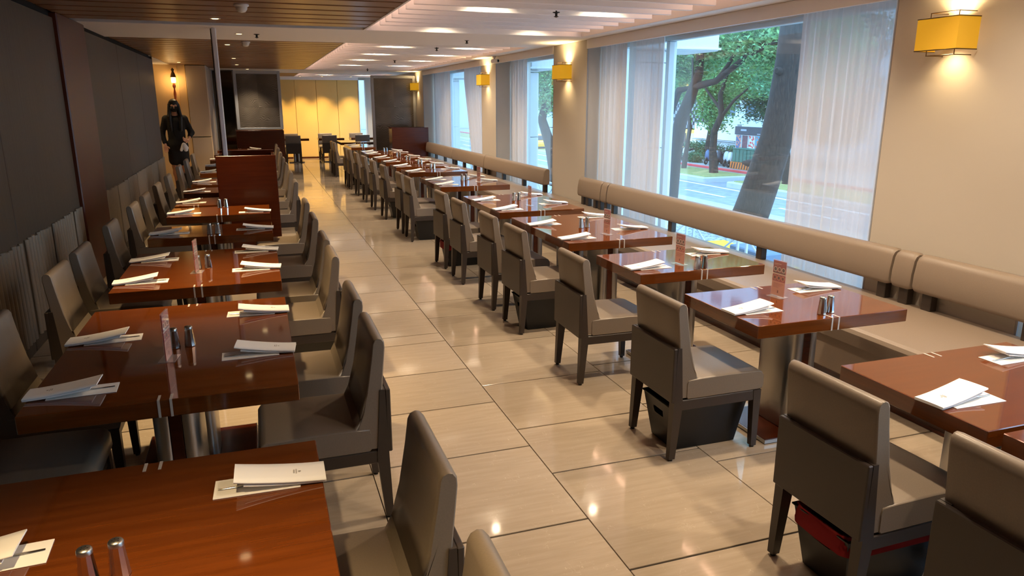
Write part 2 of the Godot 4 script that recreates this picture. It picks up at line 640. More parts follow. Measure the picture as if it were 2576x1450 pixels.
func build_bench() -> void:
	# the long seat, in sections
	var cuts := [1.2, -2.15, -5.75, -9.1, -12.4, -15.8, -18.68]
	for k in cuts.size() - 1:
		var z0: float = cuts[k]
		var z1: float = cuts[k + 1]
		var mid := (z0 + z1) * 0.5
		var long := z0 - z1 - 0.006
		var t := thing("banquette", "long taupe leather banquette seat on a dark plinth, %s section from the camera" % ORD[k], "bench", Vector3(3.8, 0, mid), 0.0, "banquette seat sections")
		var prof := []
		for p in [Vector2(-0.42, 0.34), Vector2(-0.425, 0.415), Vector2(-0.415, 0.438), Vector2(-0.39, 0.45), Vector2(0.30, 0.455), Vector2(0.385, 0.45), Vector2(0.388, 0.34)]:
			prof.append(p)
		var rings := []
		for e in [[-0.5, 0.97], [-0.497, 1.0], [0.497, 1.0], [0.5, 0.97]]:
			var r := []
			for p in prof:
				r.append(Vector3(p.x, 0.395 + (p.y - 0.395) * e[1], e[0] * long))
			rings.append(r)
		put(t, "seat", MB.new().loft(rings, true, false).done(), M.bench_leather)
		put(t, "front_panel", bx(Vector3(0.05, 0.235, long), 0.01, Vector3(-0.36, 0.22, 0)), M.bench_leather)
		put(t, "body", bx(Vector3(0.68, 0.24, long), 0.0, Vector3(0.01, 0.22, 0)), M.dark_backing)
		put(t, "plinth", bx(Vector3(0.72, 0.105, long), 0.004, Vector3(0.02, 0.0525, 0)), M.dark_veneer)
	# back cushions standing on short posts
	var backs := [[1.2, -1.2], [-1.22, -3.60], [-3.62, -3.78], [-3.80, -8.22], [-8.25, -8.40], [-8.42, -9.12], [-10.40, -13.55], [-13.57, -16.0], [-16.02, -18.7]]
	for k in backs.size():
		var z0: float = backs[k][0]
		var z1: float = backs[k][1]
		var mid := (z0 + z1) * 0.5
		var long := z0 - z1
		var kind := "narrow taupe filler cushion between two long bolsters" if long < 0.3 else "long taupe leather bolster behind the banquette"
		var t := thing("bench_bolster", "%s, %s bolster counted from the camera" % [kind, ORD[k]], "bolster", Vector3(4.125, 0.4555, mid), 0.0, "banquette bolsters")
		var rings := []
		for e in [[-0.5, 0.90], [-0.5 + 0.012 / long, 0.98], [-0.5 + 0.03 / long, 1.0], [0.5 - 0.03 / long, 1.0], [0.5 - 0.012 / long, 0.98], [0.5, 0.90]]:
			var r := []
			for q in [Vector2(-0.04, 0.115), Vector2(-0.052, 0.14), Vector2(-0.05, 0.22), Vector2(-0.035, 0.32), Vector2(-0.018, 0.352), Vector2(0.01, 0.365), Vector2(0.045, 0.36), Vector2(0.06, 0.34), Vector2(0.062, 0.14), Vector2(0.05, 0.115)]:
				r.append(Vector3(q.x * e[1], 0.24 + (q.y - 0.24) * e[1], e[0] * long))
			rings.append(r)
		put(t, "cushion", MB.new().loft(rings, true, true).done(), M.bench_leather)
		var posts := [0.0] if long < 0.3 else [-0.5 + 0.09 / long, -0.17, 0.17, 0.5 - 0.09 / long]
		for p in posts:
			put(t, "post", bx(Vector3(0.06, 0.13, 0.075), 0.004, Vector3(0.02, 0.062, p * long)), M.chair_wood)


func build_curtains() -> void:
	# [z start, z end, x at start, label]
	var list := [
		[-2.93, -1.9, 4.46, "sheer white curtain at the edge of the picture beyond the big amber sconce"],
		[-4.16, -5.42, 4.5, "sheer white curtain hanging before the column with the big amber sconce"],
		[-7.80, -8.62, 4.55, "sheer white curtain gathered beside the mullion of the large tree window"],
		[-8.50, -9.16, 4.42, "sheer beige curtain tight against the second sconce column"],
		[-12.35, -13.12, 4.5, "sheer white curtain between the third sconce and the taxi window"],
		[-10.36, -10.75, 4.5, "sheer white curtain behind the second sconce column by the taxi window"],
		[-14.06, -16.35, 4.5, "sheer white curtain tied aside just past the third sconce column"],
		[-17.75, -19.35, 4.5, "sheer white curtain beside the far column with the small sconce"],
		[-20.6, -22.2, 4.5, "sheer white curtain in the farthest window bay"],
	]
	for c in list:
		var z0: float = maxf(c[0], c[1])
		var z1: float = minf(c[0], c[1])
		var long := z0 - z1
		var n := int(long / 0.012)
		var ph := rng.randf() * 6.0
		var rings := []
		for h in 9:
			var y: float = lerpf(2.575, 0.07, h / 8.0)
			var r := []
			for k in n + 1:
				var s: float = k / float(n)
				var z := z0 - s * long
				var w: float = s * long * TAU / 0.135
				var amp := 0.026 * (0.75 + 0.35 * sin(s * 9.0 + ph)) * (0.8 + 0.4 * h / 8.0)
				var x: float = c[2] + amp * sin(w + 0.9 * sin(w * 0.31 + ph) + 0.12 * sin(h * 0.9 + s * 4.0)) + 0.008 * sin(w * 2.3 + ph)
				if c[3].begins_with("sheer white curtain tied"):
					z = z0 - s * long * (1.0 - 0.55 * pow(maxf(0.0, (h - 1) / 7.0), 1.0) * 0.6) 
				r.append(Vector3(x, y, z))
			rings.append(r)
		var mb := MB.new()
		mb.st.set_smooth_group(0)
		for i in rings.size() - 1:
			for k in n:
				mb.quad(rings[i][k], rings[i][k + 1], rings[i + 1][k + 1], rings[i + 1][k], Vector3(-1, 0, 0))
		solo("curtain", c[3], "curtain", mb.done(), M.sheer_curtain)


# ------------------------------------------------------------------ screens and wood dividers

func build_screens() -> void:
	# near divider: an open-topped wood box between the tables of the wall row
	divider(Vector3(-0.135, 0, -8.88), 0.61, 1.04, 1.25, "dark wood open-topped divider box between the wall-side tables, in front of the tall metal post")
	divider(Vector3(0.075, 0, -19.95), 1.14, 0.62, 1.12, "dark wood divider base under the grey-framed gauze screen by the aisle")
	divider(Vector3(3.70, 0, -19.0), 0.94, 0.5, 1.18, "dark wood divider box against the far window column, before the silver screen")
	# a metal post standing in the divider, and a tinted mirror across the end of the wall row
	var t := thing("metal_post", "tall pale metal post rising from the wood divider to the ceiling", "post", Vector3(-0.365, 1.047, -9.12))
	put(t, "shaft", bx(Vector3(0.05, CEIL - 1.047, 0.08), 0.008, Vector3(0, (CEIL - 1.047) / 2, 0)), M.pale_grey_paint)
	put(t, "rubber_edge", bx(Vector3(0.012, CEIL - 1.06, 0.04), 0.0, Vector3(-0.031, (CEIL - 1.047) / 2, -0.02)), M.black_plastic)
	put(t, "foot_plate", bx(Vector3(0.08, 0.04, 0.12), 0.004, Vector3(0.005, 0.02, 0)), M.dull_aluminium)
	var mr := thing("mirror_panel", "narrow tinted mirror closing the wall row, beside the grey-framed gauze screen", "mirror", Vector3(-0.72, 0, -20.36))
	put(mr, "mirror_glass", bx(Vector3(0.46, 2.54, 0.02), 0.0, Vector3(0, 1.3, 0)), M.tinted_mirror)
	put(mr, "frame", bx(Vector3(0.02, 2.56, 0.04), 0.003, Vector3(-0.24, 1.3, 0)), M.grey_frame)
	# the pair of gauze-glass screens across the room
	var a := thing("gauze_screen", "grey-framed smoked glass screen with rippled gauze, standing over the aisle-side divider", "screen", Vector3(0.10, 0, -20.36), 0.0, "gauze screens across the room")
	gauze(a, 1.14, 1.12, 2.58)
	var b := thing("gauze_screen", "silvery smoked glass screen with rippled gauze beside the far window column", "screen", Vector3(3.58, 0, -20.30), 0.0, "gauze screens across the room")
	gauze(b, 1.2, 0.0, 2.5)


func gauze(t: Node3D, w: float, y0: float, y1: float) -> void:
	var h := y1 - y0
	put(t, "glass_panel", bx(Vector3(w - 0.1, h - 0.1, 0.03), 0.0, Vector3(0, y0 + h / 2, 0)), M.gauze_glass)
	for s in [-1.0, 1.0]:
		put(t, "upright", bx(Vector3(0.075, h, 0.07), 0.006, Vector3(s * (w / 2 - 0.037), y0 + h / 2, 0)), M.grey_frame)
	put(t, "top_rail", bx(Vector3(w - 0.15, 0.075, 0.07), 0.006, Vector3(0, y1 - 0.037, 0)), M.grey_frame)
	put(t, "bottom_rail", bx(Vector3(w - 0.15, 0.05, 0.07), 0.006, Vector3(0, y0 + 0.025, 0)), M.grey_frame)


func divider(at: Vector3, w: float, d: float, h: float, label: String) -> void:
	var t := thing("divider", label, "divider", at, 0.0, "wood dividers")
	var th := 0.035
	put(t, "front_panel", bx(Vector3(w, h, th), 0.004, Vector3(0, h / 2, d / 2 - th / 2)), M.dark_veneer)
	put(t, "back_panel", bx(Vector3(w, h, th), 0.004, Vector3(0, h / 2, -d / 2 + th / 2)), M.dark_veneer)
	for s in [-1.0, 1.0]:
		put(t, "side_panel", bx(Vector3(th, h - 0.03, d - 2 * th), 0.004, Vector3(s * (w / 2 - th / 2), h / 2 - 0.015, 0)), M.dark_veneer)
	put(t, "shelf", bx(Vector3(w - 2 * th, 0.03, d - 2 * th), 0.0, Vector3(0, h - 0.22, 0)), M.dark_veneer)


# ------------------------------------------------------------------ lamps

func spot(at: Vector3, energy: float, angle := 48.0, color := Color(1.0, 0.90, 0.76), soft := 0.05, down := true) -> SpotLight3D:
	var l := SpotLight3D.new()
	l.light_energy = energy
	l.light_color = color
	l.spot_angle = angle
	l.spot_angle_attenuation = 1.0
	l.spot_range = 30.0
	l.spot_attenuation = 2.0
	l.light_size = soft
	l.shadow_enabled = true
	l.position = at
	l.rotation_degrees.x = -90.0 if down else 90.0
	return l


func build_lights() -> void:
	var ring := MB.new().lathe(Vector3.ZERO, [Vector2(0.036, 0.0), Vector2(0.05, -0.004), Vector2(0.052, 0.0), Vector2(0.048, 0.05), Vector2(0.036, 0.05), Vector2(0.036, 0.0)], 20, true, false).done()
	var lens := MB.new().lathe(Vector3.ZERO, [Vector2(0.035, 0.0), Vector2(0.03, -0.006), Vector2(0.0, -0.009)], 16, true, false).done()
	var rows := [-1.2, -3.0, -4.86, -6.72, -8.5, -11.6, -13.53, -15.4, -17.4, -23.6]
	var n := 0
	for k in rows.size():
		rows[k] = 0.31 + 0.37 * roundf((rows[k] - 0.31) / 0.37)  # half-way between two blades
	# white louvre tray: pairs of downlights set up between the blades
	for k in rows.size():
		for s in 2:
			var side: String = ["aisle", "window"][s]
			var t := thing("ceiling_light", "recessed downlight between white ceiling louvers, %s side, %s pair from the camera" % [side, ORD[k]], "light", Vector3([2.13, 3.3][s], 2.80, rows[k]), 0.0, "downlights in the white louver tray")
			put(t, "trim_ring", ring, M.lamp_trim)
			put(t, "lamp_lens", lens, M.lamp_glow)
			var l := spot(Vector3(0, -0.03, 0), SPOT_TRAY, 72.0)
			l.name = "lamp"
			t.add_child(l)
			n += 1
	# brown slat ceiling over the wall row
	var left := [-1.1, -4.6, -8.1, -11.6, -15.1, -17.6]
	for k in left.size():
		var t := thing("ceiling_light", "recessed downlight in the brown slat ceiling over the wall-side tables, %s from the camera" % ORD[k], "light", Vector3(-0.3, CEIL + 0.0, left[k]), 0.0, "downlights in the brown slat ceiling")
		put(t, "trim_ring", ring, M.lamp_trim)
		put(t, "lamp_lens", lens, M.lamp_glow)
		var l := spot(Vector3(0, -0.03, 0), SPOT_SLAT, 34.0, Color(1.0, 0.86, 0.64))
		l.name = "lamp"
		t.add_child(l)
	for b in [[-0.11, -9.78, "white soffit band above the divider box"], [-0.1, -19.85, "soffit above the grey-framed gauze screen"]]:
		var t := thing("ceiling_light", "round recessed downlight in the %s" % b[2], "light", Vector3(b[0], CEIL + 0.001, b[1]), 0.0, "downlights in the soffit bands")
		put(t, "trim_ring", ring, M.lamp_trim)
		put(t, "lamp_lens", lens, M.lamp_glow)
		var l := spot(Vector3(0, -0.03, 0), 4.0, 48.0)
		l.name = "lamp"
		t.add_child(l)
	# wall washers on the yellow back wall
	for k in 4:
		var x: float = [0.6, 1.42, 2.1, 3.0][k]
		var t := thing("ceiling_light", "recessed wall washer casting a scallop on the yellow back wall, %s from the window side" % ORD[3 - k], "light", Vector3(x, CEIL + 0.001, -24.72), 0.0, "wall washers by the yellow wall")
		put(t, "trim_ring", ring, M.lamp_trim)
		put(t, "lamp_lens", lens, M.lamp_glow)
		var l := spot(Vector3(0, -0.03, 0), 5.2, 36.0, Color(1.0, 0.82, 0.52))
		l.rotation_degrees.x = -78.0
		l.name = "lamp"
		t.add_child(l)
	# pink-warm strips in the coves along both edges of the trays
	var c := 0
	for bay in [[0.9, -8.8], [-10.8, -19.57], [-22.1, -24.95]]:
		var mid: float = (bay[0] + bay[1]) * 0.5
		var long: float = bay[0] - bay[1]
		for s in [-1.0, 1.0]:
			var x: float = 2.62 + s * 1.31
			var t := thing("cove_light", "warm pink light strip in the tray cove, %s side, %s tray from the camera" % ["aisle" if s < 0 else "window", ORD[c / 2]], "light", Vector3(x, 2.76, mid), 0.0, "cove light strips")
			c += 1
			put(t, "lamp_strip", bx(Vector3(0.014, 0.02, long), 0.003, Vector3(s * 0.01, 0, 0)), M.cove_glow)
			var l := AreaLight3D.new()
			l.name = "lamp"
			l.area_size = Vector2(long, 0.03)
			l.area_normalize_energy = true
			l.light_energy = COVE * long
			l.light_color = Color(1.0, 0.78, 0.65)
			l.area_range = 20.0
			l.shadow_enabled = true
			l.position = Vector3(-s * 0.006, 0, 0)
			l.rotation_degrees.y = 90.0 if s > 0 else -90.0
			t.add_child(l)
	# sconces on the window columns
	var scz := [-3.62, -9.78, -13.6, -20.0]
	var which := ["big square amber fabric sconce on the column nearest the camera", "square amber fabric sconce on the second window column, beside the taxi window", "small amber fabric sconce on the third window column, under the ceiling camera", "small pale amber sconce on the far window column by the silver screen"]
	for k in 4:
		sconce(Vector3(4.2, 2.21, scz[k]), which[k])
	# lantern in the corridor behind the standing woman
	var t := thing("wall_lantern", "small glowing glass lantern with hanging ornaments on the cream corridor wall", "light", Vector3(-1.62, 2.27, -17.9))
	put(t, "lamp_glass", MB.new().lathe(Vector3.ZERO, [Vector2(0.0, -0.06), Vector2(0.045, -0.055), Vector2(0.05, 0.0), Vector2(0.045, 0.055), Vector2(0.0, 0.06)], 4, false).done(), M.lamp_glow)
	put(t, "cap", MB.new().lathe(Vector3(0, 0.09, 0), [Vector2(0.06, -0.03), Vector2(0.045, 0.03), Vector2(0.02, 0.09), Vector2(0.035, 0.13), Vector2(0.0, 0.17)], 12).done(), M.wire_brass)
	put(t, "pendant_chain", MB.new().lathe(Vector3(0, -0.09, 0), [Vector2(0.02, 0.02), Vector2(0.035, -0.04), Vector2(0.014, -0.09), Vector2(0.02, -0.14), Vector2(0.03, -0.2), Vector2(0.012, -0.4), Vector2(0.0, -0.42)], 10).done(), mat("orange_tassel", Color(0.85, 0.45, 0.25), 0.8))
	var l := OmniLight3D.new()
	l.name = "lamp"
	l.light_energy = 0.25
	l.light_color = Color(1.0, 0.8, 0.5)
	l.omni_range = 20.0
	l.omni_attenuation = 2.0
	l.light_size = 0.06
	l.shadow_enabled = true
	t.add_child(l)
	t.position.z = -17.85
	for k in 2:
		var d := thing("ceiling_light", "recessed downlight in the pale corridor ceiling, %s from the opening" % ORD[k], "light", Vector3(-2.3 + k * 0.9, CEIL + 0.0, -16.4 - k * 0.5), 0.0, "corridor downlights")
		put(d, "trim_ring", ring, M.lamp_trim)
		put(d, "lamp_lens", lens, M.lamp_glow)
		var sl := spot(Vector3(0, -0.03, 0), 1.0, 60.0, Color(1.0, 0.84, 0.6))
		sl.name = "lamp"
		d.add_child(sl)
	# sprinklers in the tray and soffits, domes on the brown ceiling
	var spr := MB.new().lathe(Vector3.ZERO, [Vector2(0.008, 0.30), Vector2(0.008, 0.001), Vector2(0.035, 0.0), Vector2(0.033, -0.006), Vector2(0.012, -0.012), Vector2(0.012, -0.035), Vector2(0.026, -0.04), Vector2(0.0, -0.05)], 12, false).done()
	var zs := [-6.7, -9.83, -11.57, -15.25, -19.1]
	for k in 5:
		solo("sprinkler", "small dark ceiling sprinkler between the louvers, %s from the camera" % ORD[k], "sprinkler", spr, M.sprinkler_dark, Vector3(2.74, CEIL + (0.005 if k == 1 or k == 4 else 0.02), zs[k]), 0.0, "ceiling sprinklers")
	solo("sprinkler", "small dark sprinkler in the soffit band right beside a round downlight", "sprinkler", spr, M.sprinkler_dark, Vector3(0.09, CEIL + 0.001, -9.76), 0.0, "ceiling sprinklers")
	var dome := [[-0.04, -6.9, "white dome speaker on the brown slat ceiling before the soffit band"], [-0.05, -11.0, "white dome speaker on the brown slat ceiling past the soffit band"]]
	for d in dome:
		var o := thing("ceiling_speaker", d[2], "speaker", Vector3(d[0], CEIL, d[1]), 0.0, "ceiling domes")
		put(o, "rim", MB.new().lathe(Vector3.ZERO, [Vector2(0.06, 0.0), Vector2(0.062, -0.012), Vector2(0.05, -0.02)], 18).done(), M.white_plastic)
		put(o, "dome", MB.new().lathe(Vector3(0, -0.018, 0), [Vector2(0.048, 0.0), Vector2(0.046, -0.02), Vector2(0.03, -0.042), Vector2(0.0, -0.05)], 18).done(), M.white_plastic)
	# white dome camera hanging from the pelmet at two places
	for d in [[4.12, -3.98, "white bullet camera under the pelmet beside the big amber sconce"], [4.1, -12.9, "white bullet camera at the pelmet over the third sconce"]]:
		var o := thing("security_camera", d[2], "camera", Vector3(d[0], CEIL, d[1]), 0.4, "white ceiling cameras")
		put(o, "mount", MB.new().lathe(Vector3.ZERO, [Vector2(0.035, 0.0), Vector2(0.035, -0.02), Vector2(0.015, -0.03), Vector2(0.015, -0.06)], 14).done(), M.white_plastic)
		var cb := MB.new()
		cb.xf = Transform3D(Basis(Vector3(1, 0, 0), PI * 0.5), Vector3(0, -0.085, 0.02))
		put(o, "housing", cb.lathe(Vector3.ZERO, [Vector2(0.0, -0.09), Vector2(0.03, -0.088), Vector2(0.036, -0.07), Vector2(0.036, 0.07), Vector2(0.028, 0.085), Vector2(0.0, 0.085)], 14).done(), M.white_plastic)
		var cl := MB.new()
		cl.xf = Transform3D(Basis(Vector3(1, 0, 0), PI * 0.5), Vector3(0, -0.085, 0.107))
		put(o, "lens", cl.lathe(Vector3.ZERO, [Vector2(0.02, 0.0), Vector2(0.015, 0.004), Vector2(0.0, 0.005)], 12).done(), M.black_plastic)


func sconce(at: Vector3, label: String) -> void:
	# open fabric box on a wire cage, fixed to the column face (which looks along -x)
	var t := thing("wall_sconce", label, "sconce", at, 0.0, "amber wall sconces")
	var w := 0.30
	var d := 0.17
	var h := 0.19
	var sh := MB.new()
	var rings := []
	for q in [Vector2(-0.02, -0.5), Vector2(-d - 0.02, -0.5), Vector2(-d - 0.02, 0.5), Vector2(-0.02, 0.5)]:
		var qi := Vector2(q.x + (0.004 if q.x < -0.1 else 0.0), q.y * (w - 0.008))
		rings.append([Vector3(q.x, -h / 2, q.y * w), Vector3(q.x, h / 2, q.y * w), Vector3(qi.x, h / 2, qi.y), Vector3(qi.x, -h / 2, qi.y)])
	sh.loft(rings, true, false)
	put(t, "shade", sh.done(), M.amber_shade)
	var wr := MB.new()
	for y in [-h / 2 - 0.03, h / 2 + 0.035]:
		wr.tube([Vector3(0, y, -0.10), Vector3(-d + 0.03, y, -0.10)], [0.003], 6)
		wr.tube([Vector3(0, y, 0.10), Vector3(-d + 0.03, y, 0.10)], [0.003], 6)
		wr.tube([Vector3(-d + 0.03, y, -0.103), Vector3(-d + 0.03, y, 0.103)], [0.003], 6)
	for z in [-0.10, 0.10]:
		wr.tube([Vector3(-d + 0.03, -h / 2 - 0.03, z), Vector3(-d + 0.03, h / 2 + 0.035, z)], [0.003], 6)
	put(t, "wire_cage", wr.done(), M.wire_brass)
	for y in [-h / 2, h / 2]:
		put(t, "shade_hem", MB.new().tube([Vector3(-0.02, y, -w / 2), Vector3(-d - 0.02, y, -w / 2), Vector3(-d - 0.021, y, 0), Vector3(-d - 0.02, y, w / 2), Vector3(-0.02, y, w / 2)], [0.0035], 6).done(), M.wire_brass)
	put(t, "back_plate", bx(Vector3(0.015, 0.1, 0.1), 0.004, Vector3(-0.0075, 0, 0)), M.wire_brass)
	put(t, "lamp_bulb", MB.new().lathe(Vector3(-0.09, 0, 0), [Vector2(0.0, -0.05), Vector2(0.025, -0.04), Vector2(0.03, 0.0), Vector2(0.018, 0.04), Vector2(0.0, 0.05)], 12).done(), M.lamp_glow)
	for up in [false, true]:
		var l := spot(Vector3(-0.09, 0.07 if up else -0.07, 0), 0.75 if up else 0.28, 70.0, Color(1.0, 0.86, 0.62), 0.03, not up)
		l.name = "lamp"
		t.add_child(l, true)


# ------------------------------------------------------------------ chairs, tables, place settings

var chair0: Node3D
var basket0: Node3D
var basket1: Node3D
var napkin0: Node3D
var card0: Node3D
var fork0: Node3D
var shaker0: Node3D
var menu0: Node3D
var table_protos := {}


func make_chair(label: String) -> Node3D:
	# faces -z; the back is at +z
	var t := thing("dining_chair", label, "chair", Vector3.ZERO, 0.0, "taupe leather dining chairs")
	t.set_meta("base_name", "dining_chair")
	# seat cushion, softly domed
	var rings := []
	for e in [[-1.0, 0.90], [-0.985, 0.985], [-0.95, 1.0], [-0.5, 1.02], [0.0, 1.035], [0.5, 1.02], [0.95, 1.0], [0.985, 0.985], [1.0, 0.90]]:
		var r := []
		for q in [Vector2(-0.265, 0.34), Vector2(-0.272, 0.36), Vector2(-0.270, 0.415), Vector2(-0.258, 0.434), Vector2(-0.235, 0.441), Vector2(-0.05, 0.446), Vector2(0.12, 0.444), Vector2(0.185, 0.44), Vector2(0.19, 0.42), Vector2(0.19, 0.345), Vector2(0.18, 0.335), Vector2(-0.25, 0.335)]:
			r.append(Vector3(e[0] * 0.222, 0.39 + (q.y - 0.39) * e[1], -0.04 + (q.x + 0.04) * (0.97 + 0.03 * minf(e[1], 1.0))))
		rings.append(r)
	put(t, "seat", MB.new().loft(rings, true, true).done(), M.taupe_leather)
	# backrest cushion: thick at the seat, thin and rounded at the top, leaning back
	rings = []
	var prof := []
	for q in [Vector2(0.236, 0.345), Vector2(0.240, 0.50), Vector2(0.252, 0.66), Vector2(0.266, 0.80), Vector2(0.264, 0.825), Vector2(0.252, 0.839), Vector2(0.236, 0.842), Vector2(0.220, 0.836), Vector2(0.211, 0.82), Vector2(0.200, 0.74), Vector2(0.176, 0.60), Vector2(0.146, 0.49), Vector2(0.118, 0.435), Vector2(0.120, 0.345)]:
		prof.append(q)
	for e in [[-1.0, 0.78], [-0.985, 0.94], [-0.955, 1.0], [-0.5, 1.0], [0.5, 1.0], [0.955, 1.0], [0.985, 0.94], [1.0, 0.78]]:
		var r := []
		for q in prof:
			var cz: float = lerpf(0.185, 0.245, clampf((q.y - 0.4) / 0.42, 0, 1))
			r.append(Vector3(e[0] * 0.218, 0.59 + (q.y - 0.59) * (0.985 + 0.015 * e[1]), cz + (q.x - cz) * e[1]))
		rings.append(r)
	put(t, "backrest", MB.new().loft(rings, true, true).done(), M.taupe_leather)
	# wood: back board between the rear posts, seat frame, tapered legs
	put(t, "back_panel", MB.new().box(Vector3(0, 0.47, 0.268), Vector3(0.446, 0.29, 0.022), 0.004).done(), M.chair_wood)
	var fr := MB.new()
	fr.box(Vector3(0, 0.305, -0.235), Vector3(0.40, 0.058, 0.03), 0.004)
	for s in [-1.0, 1.0]:
		fr.box(Vector3(s * 0.205, 0.305, 0.0), Vector3(0.03, 0.058, 0.44), 0.004)
	put(t, "seat_frame", fr.done(), M.chair_wood)
	for s in [-1.0, 1.0]:
		put(t, "leg", MB.new().taper(Vector3(s * 0.200, 0.334, -0.238), Vector2(0.046, 0.046), Vector3(s * 0.204, 0.012, -0.244), Vector2(0.032, 0.032)).done(), M.chair_wood)
		var rl := MB.new()
		rl.taper(Vector3(s * 0.203, 0.615, 0.246), Vector2(0.040, 0.022), Vector3(s * 0.200, 0.30, 0.238), Vector2(0.046, 0.052))
		rl.taper(Vector3(s * 0.200, 0.30, 0.238), Vector2(0.046, 0.052), Vector3(s * 0.204, 0.012, 0.256), Vector2(0.032, 0.034))
		put(t, "leg", rl.done(), M.chair_wood)
	var gl := MB.new()
	for sx in [-1.0, 1.0]:
		for z in [-0.244, 0.256]:
			gl.lathe(Vector3(sx * 0.204, 0, z), [Vector2(0.012, 0.0), Vector2(0.012, 0.013)], 10)
	put(t, "glide_feet", gl.done(), M.black_plastic)
	return t


func place_chair(at: Vector3, turn: float, label: String, group: String) -> Node3D:
	if chair0 == null:
		chair0 = make_chair(label)
		chair0.position = at
		chair0.rotation.y = turn
		chair0.set_meta("group", group)
		return chair0
	var c := dup(chair0, label, at, turn)
	c.set_meta("group", group)
	return c


func make_table(w: float, l: float, mi: int, joined: bool, label: String, group: String, px := 0.0) -> Node3D:
	var t := thing("dining_table", label, "table", Vector3.ZERO, 0.0, group)
	var th := 0.068
	var parts := [[0.0, l]]
	if joined:
		parts = [[-l / 4, l / 2 - 0.002], [l / 4, l / 2 - 0.002]]
	for p in parts:
		put(t, "tabletop", bx(Vector3(w, th, p[1]), 0.0025), M["table_veneer_%d" % mi], Vector3(0, TOP - th / 2, p[0]))
		mi = (mi + 1) % 4
	# pairs of thin steel ticks let into the middle of the near and far edge
	for s in [-1.0, 1.0]:
		for k in [-1.0, 1.0]:
			var ib := MB.new()
			ib.box(Vector3(0, TOP + 0.0004, s * (l / 2 - 0.026)), Vector3(0.009, 0.0016, 0.053))
			ib.box(Vector3(0, TOP - th / 2, s * (l / 2 + 0.0004)), Vector3(0.009, th, 0.0016))
			put(t, "steel_inlay", ib.done(), M.inlay_steel, Vector3(k * 0.021, 0, 0))
	var feet := [0.0] if l < 0.9 else [-l / 4, l / 4]
	for z in feet:
		var pd := minf(0.30, l * 0.45)
		put(t, "pedestal", bx(Vector3(0.05, TOP - th - 0.03, pd), 0.004, Vector3(0, (TOP - th + 0.03) / 2, z)), M.dark_veneer, Vector3(px, 0, 0))
		for s in [-1.0, 1.0]:
			var rings := []
			for y in [0.03, TOP - th - 0.002]:
				var r := []
				for q in [Vector2(0.0, -1.0), Vector2(0.035, -0.97), Vector2(0.056, -0.85), Vector2(0.064, -0.6), Vector2(0.066, 0.0), Vector2(0.064, 0.6), Vector2(0.056, 0.85), Vector2(0.035, 0.97), Vector2(0.0, 1.0)]:
					r.append(Vector3(s * (0.026 + q.x), y, z + q.y * pd * 0.5))
				rings.append(r)
			put(t, "steel_cladding", MB.new().loft(rings, true, true).done(), M.brushed_steel, Vector3(px, 0, 0))
		put(t, "base_plate", bx(Vector3(w * 0.56, 0.026, minf(0.5, l * 0.62)), 0.003, Vector3(0, 0.014, z)), M.dark_veneer, Vector3(px, 0, 0))
		var eb := MB.new()
		var bw := w * 0.56
		var bl := minf(0.5, l * 0.62)
		for s in [-1.0, 1.0]:
			eb.box(Vector3(s * (bw / 2 + 0.002), 0.016, z), Vector3(0.004, 0.02, bl))
			eb.box(Vector3(0, 0.016, z + s * (bl / 2 + 0.002)), Vector3(bw + 0.008, 0.02, 0.004))
		put(t, "steel_edge", eb.done(), M.brushed_steel, Vector3(px, 0, 0))
	return t


func make_napkin(label: String) -> Node3D:
	# outer end at x = 0, inner end raised, lying along x
	var t := thing("napkin", label, "napkin", Vector3.ZERO, 0.0, "folded white napkins")
	t.set_meta("base_name", "napkin")
	var w := 0.057
	for layer in 2:
		var rings := []
		for k in 9:
			var s := k / 8.0
			var x: float = 0.002 + s * (0.25 if layer == 1 else 0.225)
			var lift: float = 0.0055 + 0.031 * pow(s, 1.5) if layer == 1 else 0.0005 + 0.020 * pow(s, 1.6)
			var th := 0.0045 if layer == 1 else 0.0042
			var r := []
			for q in [[-1.0, 0.0], [-0.97, 1.0], [-0.5, 1.25], [0.0, 1.3], [0.5, 1.25], [0.97, 1.0], [1.0, 0.0], [0.5, 0.1], [-0.5, 0.1]]:
				r.append(Vector3(x, lift + th * q[1], q[0] * w * (1.0 if layer == 1 else 0.97)))
			rings.append(r)
		put(t, "folded_cloth", MB.new().loft(rings, true, true).done(), M.napkin_linen)
	# small grey monogram near the outer end
	var mb := MB.new()
	for q in [[0.074, 0.0035, 0.0035], [0.083, 0.0012, 0.014], [0.0895, 0.0016, 0.010]]:
		var y: float = 0.0135 + 0.031 * pow(q[0] / 0.25, 1.5)
		mb.quad(Vector3(q[0] - q[1], y, -q[2]), Vector3(q[0] + q[1], y + 0.0004, -q[2]), Vector3(q[0] + q[1], y + 0.0004, q[2]), Vector3(q[0] - q[1], y, q[2]), Vector3.UP)
	put(t, "printed_mark", mb.done(), M.print_grey, Vector3(0, -0.0015, 0))
	return t


